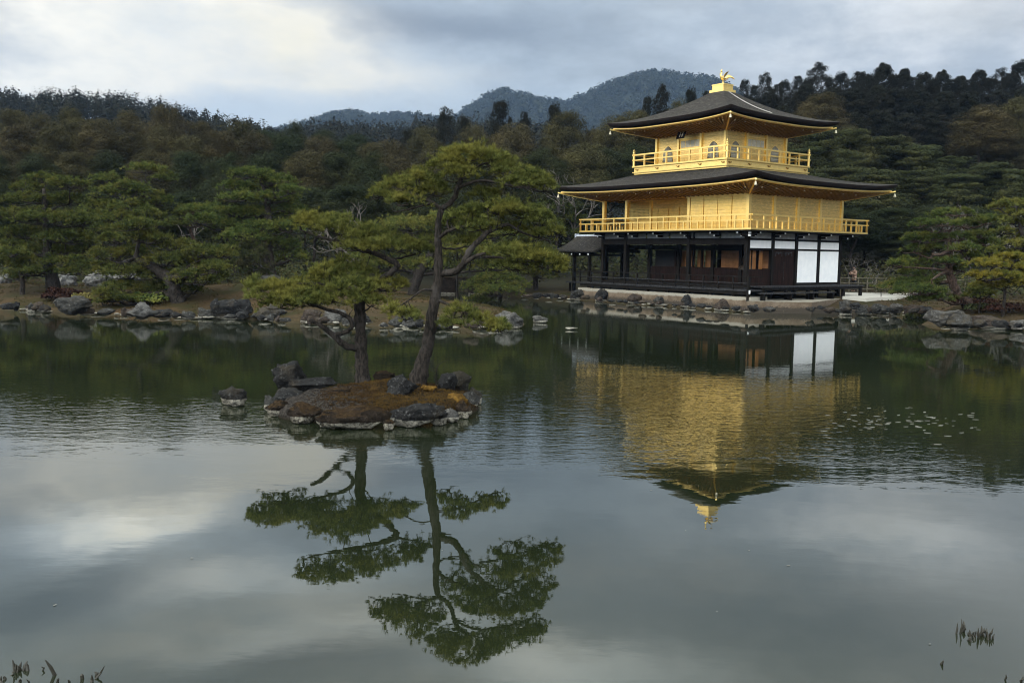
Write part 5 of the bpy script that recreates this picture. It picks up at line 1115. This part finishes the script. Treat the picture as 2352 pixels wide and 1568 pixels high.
wood('below the ridge right of the phoenix', 112, 'cyp', [(1720, 225, 46), (1770, 212, 46), (1850, 196, 50), (1915, 205, 48), (1960, 205, 48), (2015, 198, 48), (2060, 205, 48), (2110, 208, 48), (2170, 212, 48), (2230, 212, 48), (2290, 210, 48), (2350, 205, 50), (2410, 200, 50)], 'cypresses below the right ridge')
wood('midway up the right slope', 98, 'cyp', [(1800, 245, 50), (1960, 260, 50), (2020, 255, 52), (2080, 260, 52), (2140, 262, 50), (2195, 280, 46), (2310, 262, 50), (1740, 270, 50)], 'cypresses midway up the right slope')
wood('standing out on the right slope', 93, 'oak', [(1888, 216, 62), (2262, 243, 78), (2345, 225, 56), (1830, 262, 50), (1950, 290, 46), (2330, 330, 60)], 'oaks on the right slope')
wood('on the slope right of the golden roofs', 85, 'pine', [(1880, 285, 66), (1955, 300, 66), (2040, 318, 82), (2115, 335, 66), (2185, 362, 66), (1850, 340, 70), (1790, 330, 60)], 'pines right of the golden roofs')
wood('low on the right slope', 77, 'pine', [(1930, 385, 72), (2005, 390, 76), (2100, 392, 76), (2200, 400, 76), (2285, 375, 76), (2345, 390, 66), (1860, 400, 66)], 'pines low on the right slope')
wood('at the foot of the right slope', 70, 'green', [(1960, 478, 68), (2050, 478, 68), (2150, 470, 68), (2250, 478, 72), (2330, 480, 68), (2410, 470, 70), (1990, 540, 56), (2070, 550, 56), (2160, 540, 56), (1900, 500, 60)], 'evergreens at the foot of the right slope')
wood('among the evergreens of the left wood', 61, 'bare', [(440, 440, 50), (820, 400, 70)], 'bare trees of the left wood')
wood('left of the golden balcony', 76, 'bare', [(1310, 318, 90), (1240, 330, 60)], 'bare trees left of the balcony')
wood('above the high golden-tipped pine', 60, 'bare', [(2240, 405, 60), (2300, 420, 70), (2190, 440, 50)], 'bare trees above the right pines')
wood('behind the fence right of the white panels', 63, 'bare', [(1958, 560, 50), (1995, 590, 40), (2012, 608, 26)], 'bare trees behind the fence')
for key, v in list(PROTO.items()):
    if v[1] == 0:
        for ch in list(v[0].children): bpy.data.objects.remove(ch)
        bpy.data.objects.remove(v[0])
# undergrowth along the foot of the woods
rng = np.random.default_rng(61); n = 52000
y = rng.uniform(54, 72, n); x = rng.uniform(-.62, .62, n) * y; lump = .5 + .5 * np.sin(x * 1.1 + np.sin(y * .9) * 2) * np.sin(y * .8 + x * .3)
keep = (sdf(x, y) > 3.5) & ~((x > 2) & (x < 23) & (y < 69) & (y > 44)) & (rng.uniform(0, 1, n) < .25 + lump)
x, y, lump = x[keep], y[keep], lump[keep]; hh = (.35 + 1.5 * lump) * np.sqrt(rng.uniform(0, 1, len(x))); P = np.stack([x, y, ground_z(x, y) + hh], -1)
V, F = leaves(P, np.stack([rng.normal(size=len(x)) * .5, -np.ones(len(x)) * .5, np.ones(len(x))], -1), .11, rng, .6); tag(mesh_obj('undergrowth', V, F, 'shrub'), 'low shrubs and undergrowth at the foot of the woods', 'undergrowth', kind='stuff')
rng = np.random.default_rng(62); n = 90000
y = rng.uniform(70, 132, n); x = rng.uniform(-.62, .62, n) * y; lump = .5 + .5 * np.sin(x * .8 + np.sin(y * .7) * 2) * np.sin(y * .6 + x * .3); hh = (1.0 + 3.4 * lump) * np.sqrt(rng.uniform(0, 1, n))
V, F = leaves(np.stack([x, y, ground_z(x, y) + hh], -1), np.stack([rng.normal(size=n) * .5, -np.ones(n) * .5, np.ones(n)], -1), .20, rng, .6); tag(mesh_obj('forest_understorey', V, F, 'green'), 'dark understorey bushes filling the ground under the woods', 'undergrowth', kind='stuff')
rng = np.random.default_rng(63); n = 60000
y = rng.uniform(34, 58, n); x = rng.uniform(-.60, .62, n) * y; d = sdf(x, y); lump = np.sin(x * 1.7 + np.sin(y * 1.3) * 2) * np.sin(y * 1.9 + x * .6) + .4 * np.sin(x * 5 + y * 3)
keep = (d > .15) & (rng.uniform(-.6, 1.2, n) < lump) & ~((x > 2) & (x < 21) & (y > 45)); x, y = x[keep], y[keep]
V, F = tufts(np.stack([x, y, ground_z(x, y) - .01], -1), np.tile([0, 0, 1.], (len(x), 1)), 6, .12, .014, rng, .1, 1.0); tag(mesh_obj('bank_grass', V, F, 'drygrass'), 'dry brown grass and moss tufts on the banks', 'grass', kind='stuff')
# azaleas and shrubs on the banks
def shrub(name, label, px, py, Y, wpx, hpx, m, seed, ls=.07, n=900, cat='shrub'):
    rng = np.random.default_rng(seed); p = at(px, py, Y); k = Y / FPX; g = gz(p[0], p[1]); R = thing(name, label, cat, (p[0], p[1], g)); P = []; N = []
    for i in range(14):
        c = np.array([rng.uniform(-.4, .4) * wpx * k, rng.uniform(-.3, .3) * wpx * k * .7, hpx * k * rng.uniform(.3, .6)]); d = unit(rng.normal(size=(n // 14, 3))); d[:, 2] = np.abs(d[:, 2]); P.append(c + d * np.array([wpx * k * .17, wpx * k * .15, hpx * k * .42])); N.append(d)
    V, F = leaves(np.concatenate(P), np.concatenate(N), ls, rng, .6); mesh_obj('foliage', V, F, m, R)
    mb = MB()
    for i in range(5): a = rng.uniform(0, 6.28); mb.tube([(0, 0, -.1), (math.cos(a) * wpx * k * .12, math.sin(a) * wpx * k * .12, hpx * k * .3), (math.cos(a) * wpx * k * .25, math.sin(a) * wpx * k * .2, hpx * k * .55)], [.02, .015, .008], 5)
    mb.build('stem', 'bark', R); return R
shrub('azalea_shrub', 'dark red azalea mound left of the large ribbed boulder', 150, 690, 44, 80, 26, 'redshrub', 1)
shrub('azalea_shrub', 'small crimson azalea behind the rounded brown rock', 125, 696, 43.5, 60, 18, 'redshrub', 2)
shrub('bank_shrub', 'tan and green clipped shrub at the foot of the rough rocks', 190, 700, 43, 44, 20, 'yshrub', 3, n=500)
shrub('bank_shrub', 'grey-green twiggy shrub at the left end of the sandy mound', 460, 668, 47, 90, 34, 'shrub', 4)
shrub('bank_shrub', 'small pine seedling with dark stem at the water below the bank pine', 240, 712, 41.5, 46, 26, 'needle_dk', 5, n=500)
shrub('bank_shrub', 'low green shrub over the rocks left of the jagged boulder', 345, 716, 41.0, 70, 30, 'needle_dk', 6)
shrub('bank_shrub', 'reddish low shrub under the curved pine on the right bank', 2235, 700, 44, 110, 26, 'redshrub', 7)
shrub('bank_shrub', 'brown dry shrub on the rocks at the right edge', 2310, 728, 42, 110, 26, 'redshrub', 8)
shrub('bank_shrub', 'dark green ground shrub at the gravel end', 2120, 704, 46, 100, 22, 'shrub', 9)
shrub('bank_shrub', 'yellow-green round shrub before the fence', 2050, 648, 58, 56, 42, 'yshrub', 10)
shrub('bank_shrub', 'dark shrub on the brown long rock', 2255, 722, 43, 90, 20, 'shrub', 11)

# ------------------------------------------------------------------ fence, visitor
def fence(x0, x1, y, Y, label):
    a = at(x0, y, Y); b = at(x1, y, Y); g = gz((a[0] + b[0]) / 2, Y); R = thing('rail_fence', label, 'fence', (a[0], Y, g)); n = 7
    for z in (.35, .72, 1.05): MB().tube([(-.2, 0, z), ((b[0] - a[0]) / 2, 0, z + .02), (b[0] - a[0] + .2, 0, z)], .026, 6).build('rail', 'fence', R)
    for k in range(n + 1): x = (b[0] - a[0]) * k / n; MB().tube([(x, .06, -.3), (x, .06, 1.12)], .05, 7).build('post', 'fence', R)
fence(1930, 2075, 660, 60, 'low weathered rail fence behind the white gravel right of the pavilion')
fence(2085, 2240, 655, 60.5, 'low rail fence seen in gaps behind the curved pine trunk')
pp = at(1962, 640, 62.5); pg = gz(pp[0], pp[1]); PE = thing('person', 'visitor in a pinkish brown coat behind the fence, raising a phone', 'person', (pp[0], pp[1], pg), .35)
def skin_body(name, m, V, E, R, parent, sub=2):
    me = bpy.data.meshes.new(name); me.from_pydata(V, E, []); o = bpy.data.objects.new(name, me); C.objects.link(o); o.parent = parent
    sk = o.modifiers.new('skin', 'SKIN'); sk.use_smooth_shade = True
    for i, r in enumerate(R): me.skin_vertices[0].data[i].radius = r if isinstance(r, tuple) else (r, r)
    me.skin_vertices[0].data[0].use_root = True
    su = o.modifiers.new('subsurf', 'SUBSURF'); su.levels = sub; su.render_levels = sub; me.materials.append(MT[m]); return o
# the person faces the pavilion (towards -x)
V = [(0, 0, .92), (0, 0, 1.12), (0, 0, 1.32), (0, 0, 1.42), (-.01, 0, 1.50), (-.03, 0, 1.60), (-.03, 0, 1.70), (0, -.19, 1.36), (-.16, -.24, 1.14), (-.36, -.16, 1.26), (-.42, -.13, 1.30), (0, .19, 1.36), (-.12, .24, 1.14), (-.34, .12, 1.24), (-.41, .08, 1.29),
     (0, -.10, .86), (.01, -.11, .48), (.02, -.11, .08), (-.12, -.11, .04), (0, .10, .86), (.01, .11, .48), (.03, .11, .08), (-.11, .11, .04)]
E_ = [(0, 1), (1, 2), (2, 3), (3, 4), (4, 5), (5, 6), (2, 7), (7, 8), (8, 9), (9, 10), (2, 11), (11, 12), (12, 13), (13, 14), (0, 15), (15, 16), (16, 17), (17, 18), (0, 19), (19, 20), (20, 21), (21, 22)]
R_ = [.13, (.13, .11), (.15, .11), .07, .055, .095, .08, .06, .05, .04, .03, .06, .05, .04, .03, .085, .06, .042, .035, .085, .06, .042, .035]
skin_body('body', 'skin', V, E_, R_, PE)
cv_ = [(0, 0, .70), (0, 0, .92), (0, 0, 1.12), (0, 0, 1.33), (0, 0, 1.42), (0, -.19, 1.36), (-.16, -.24, 1.14), (-.31, -.18, 1.23), (0, .19, 1.36), (-.12, .24, 1.14), (-.29, .14, 1.22)]
skin_body('coat', 'coat', cv_, [(0, 1), (1, 2), (2, 3), (3, 4), (3, 5), (5, 6), (6, 7), (3, 8), (8, 9), (9, 10)], [(.20, .17), (.18, .155), (.16, .14), (.17, .13), .085, .085, .07, .06, .085, .07, .06], PE)
for s in (-1, 1): skin_body('trouser_leg', 'dark', [(0, s * .10, .82), (.01, s * .11, .48), (.02, s * .11, .06)], [(0, 1), (1, 2)], [.105, .078, .062], PE)
mb = MB(); Vh, Fh = ICO[3]; Vh = Vh * np.array([.115, .105, .125]) + np.array([.0, 0, 1.67]); keep = [f for f in Fh.tolist() if not all(Vh[i][0] < -.07 and Vh[i][2] < 1.70 for i in f)]; mb.add(Vh, keep); mb.build('hair', 'hair', PE, True)
for s in (-1, 1): MB().tube([(-.115, s * .035, 1.635), (-.128, s * .035, 1.635)], [.012, .008], 6).build('eye', 'hair', PE)
MB().tube([(-.118, 0, 1.625), (-.145, 0, 1.60)], [.012, .016], 6).build('nose', 'skin', PE)
for s, hy in ((-1, -.13), (1, .08)):
    hb = np.array([-.42 if s < 0 else -.41, hy, 1.30])
    for q in range(4): MB().tube([hb, hb + (-.04, -s * .012 * (q - 1.5), .035 + .004 * q), hb + (-.05, -s * .03, .06 + .006 * (1.5 - abs(q - 1.5)))], [.010, .009, .007], 5).build('finger', 'skin', PE)
    MB().tube([hb, hb + (.0, -s * .035, .03)], [.011, .008], 5).build('thumb', 'skin', PE)
pho = MB().box(-.008, .008, -.09, .09, -.05, .05).build('phone', 'dark'); pho.rotation_euler = (0, 0, .35); pho.location = (pp[0] - .47 * math.cos(.35), pp[1] - .47 * math.sin(.35), pg + 1.37); tag(pho, 'dark phone held up by the visitor behind the fence', 'phone')

# ------------------------------------------------------------------ dead reeds and pale flecks in the near water
def stems(name, label, spots, seed, cat='reed clump', m='stick'):
    rng = np.random.default_rng(seed); p0 = on_z(*spots[0][:2]); R = thing(name, label, cat, p0)
    for px, py, h, lx in spots:
        p = on_z(px, py) - p0; k = (p[1] + p0[1]) / FPX; b = np.array([p[0], p[1], -.15]); e = p + np.array([lx * k, rng.normal() * .02, h * k]); mid = (p + e) / 2 + rng.normal(size=3) * .006
        MB().tube([b, p, mid, e], np.array([.011, .011, .010, .003]) * rng.uniform(.6, 1.25), 5).build('stem', m, R)
    return R
def rz_(x, y): return ((3550 + x / 4.737) / 1.7096, (2350 + y / 4.737) / 1.7096)
sp_ = []
for x, yb, yt, lx in ((975, 640, 445, 1), (1045, 640, 365, 3), (1110, 560, 420, 1), (1060, 560, 440, 0), (1090, 600, 480, 0), (1230, 700, 570, -3), (1275, 690, 590, 1), (1320, 700, 590, 2), (1385, 720, 515, -5), (1415, 680, 495, 2), (1460, 650, 535, 3), (1545, 690, 545, -1), (1575, 690, 520, 6), (1650, 740, 640, 2), (1185, 770, 740, 0), (1230, 780, 690, 1), (1300, 770, 700, 1), (1560, 760, 640, 1), (1600, 740, 600, -3), (1490, 700, 600, -4), (1200, 660, 620, 6)):
    px, py = rz_(x, yb); sp_.append((px, py, (yb - yt) / 4.737 / 1.7096 * 1.03, lx))
stems('reed_clump', 'clump of broken black reed stems standing in the near water at right', sp_, 71)
px, py = rz_(695, 1210); stems('dead_reed', 'single black stem left of the broken reed clump', [(px, py, 12, 1)], 72, 'reed')
stems('reed_clump', 'two bent black stems at the bottom right corner', [(*rz_(1880, 1500), 16, -3), (*rz_(2165, 1520), 17, -2), (*rz_(2180, 1540), 14, 1)], 73)
def bl(x, y): return (x / 4.704 / 1.7096, (2450 + y / 4.704) / 1.7096)
stems('reed_clump', 'green and black reed tuft at the bottom left corner', [(*bl(265, 880), 30, -4), (*bl(290, 870), 20, 2), (*bl(340, 860), 18, 2), (*bl(380, 840), 20, 2), (*bl(320, 880), 16, 0), (*bl(440, 840), 18, 4), (*bl(510, 850), 16, -3), (*bl(90, 1010), 8, -2), (*bl(530, 1070), 12, 0), (*bl(30, 1070), 14, -2), (*bl(360, 1060), 8, 3), (*bl(200, 940), 7, 0)], 74)
stems('dead_twig', 'thin dead twig leaning left beside the bottom left reeds', [(*bl(1010, 930), 40, -17)], 75, 'twig')
stems('dead_twig', 'short black stem pair between the two leaning twigs', [(*bl(790, 850), 11, -1), (*bl(1060, 1060), 10, 4), (*bl(1280, 1060), 8, 0), (*bl(1520, 1000), 12, -1)], 76, 'twig')
stems('dead_twig', 'forked dead twig leaning right at the bottom left', [(*bl(1770, 1000), 30, 20), (*bl(1695, 1060), 18, 1), (*bl(1780, 950), 10, -4)], 77, 'twig')
rng = np.random.default_rng(91); mesh0 = None
for k in range(92):  # small pale flecks lying on the water
    if k < 80: px, py = rng.uniform(1890, 2250), rng.normal(970, 17)
    else: px, py = rng.uniform(60, 2300), rng.uniform(1060, 1500)
    p = on_z(px, min(py, 1510)); s = .030 if k < 80 else .009
    if mesh0 is None:
        t = np.linspace(0, 2 * PI, 11)[:-1]; o = mesh_obj('floating_fleck', np.concatenate([np.stack([np.cos(t), .55 * np.sin(t), .06 * np.cos(t) ** 2], -1), np.stack([np.cos(t), .55 * np.sin(t), .06 * np.cos(t) ** 2 - .05], -1)]), [tuple(range(10)), tuple(range(10, 20))[::-1]] + [(i, 10 + i, 10 + (i + 1) % 10, (i + 1) % 10) for i in range(10)], 'fleck'); mesh0 = o.data
    else: o = bpy.data.objects.new('floating_fleck', mesh0); C.objects.link(o)
    s *= rng.uniform(.6, 1.5); o.location = (p[0], p[1], .006); o.scale = (s * 1.5, s, s); o.rotation_euler = (0, 0, rng.normal() * .5)
    tag(o, 'pale leaf afloat in the drift below the right bank' if k < 80 else 'tiny leaf afloat on the calm near water', 'fleck', 'flecks drifting at right' if k < 80 else 'tiny flecks on the near water')

# ------------------------------------------------------------------ air
def _haze():
    m = bpy.data.materials.new('haze'); m.use_nodes = True; t = m.node_tree; t.nodes.clear(); o = t.nodes.new('ShaderNodeOutputMaterial'); v = t.nodes.new('ShaderNodeVolumePrincipled')
    v.inputs['Color'].default_value = (.40, .61, 1.0, 1); v.inputs['Density'].default_value = .00012; v.inputs['Anisotropy'].default_value = .0; t.links.new(v.outputs[0], o.inputs['Volume']); return m
hz_ = MB().box(-1900, 1900, -60, 2060, -2.2, 330).build('haze', _haze()); tag(hz_, kind='stuff')
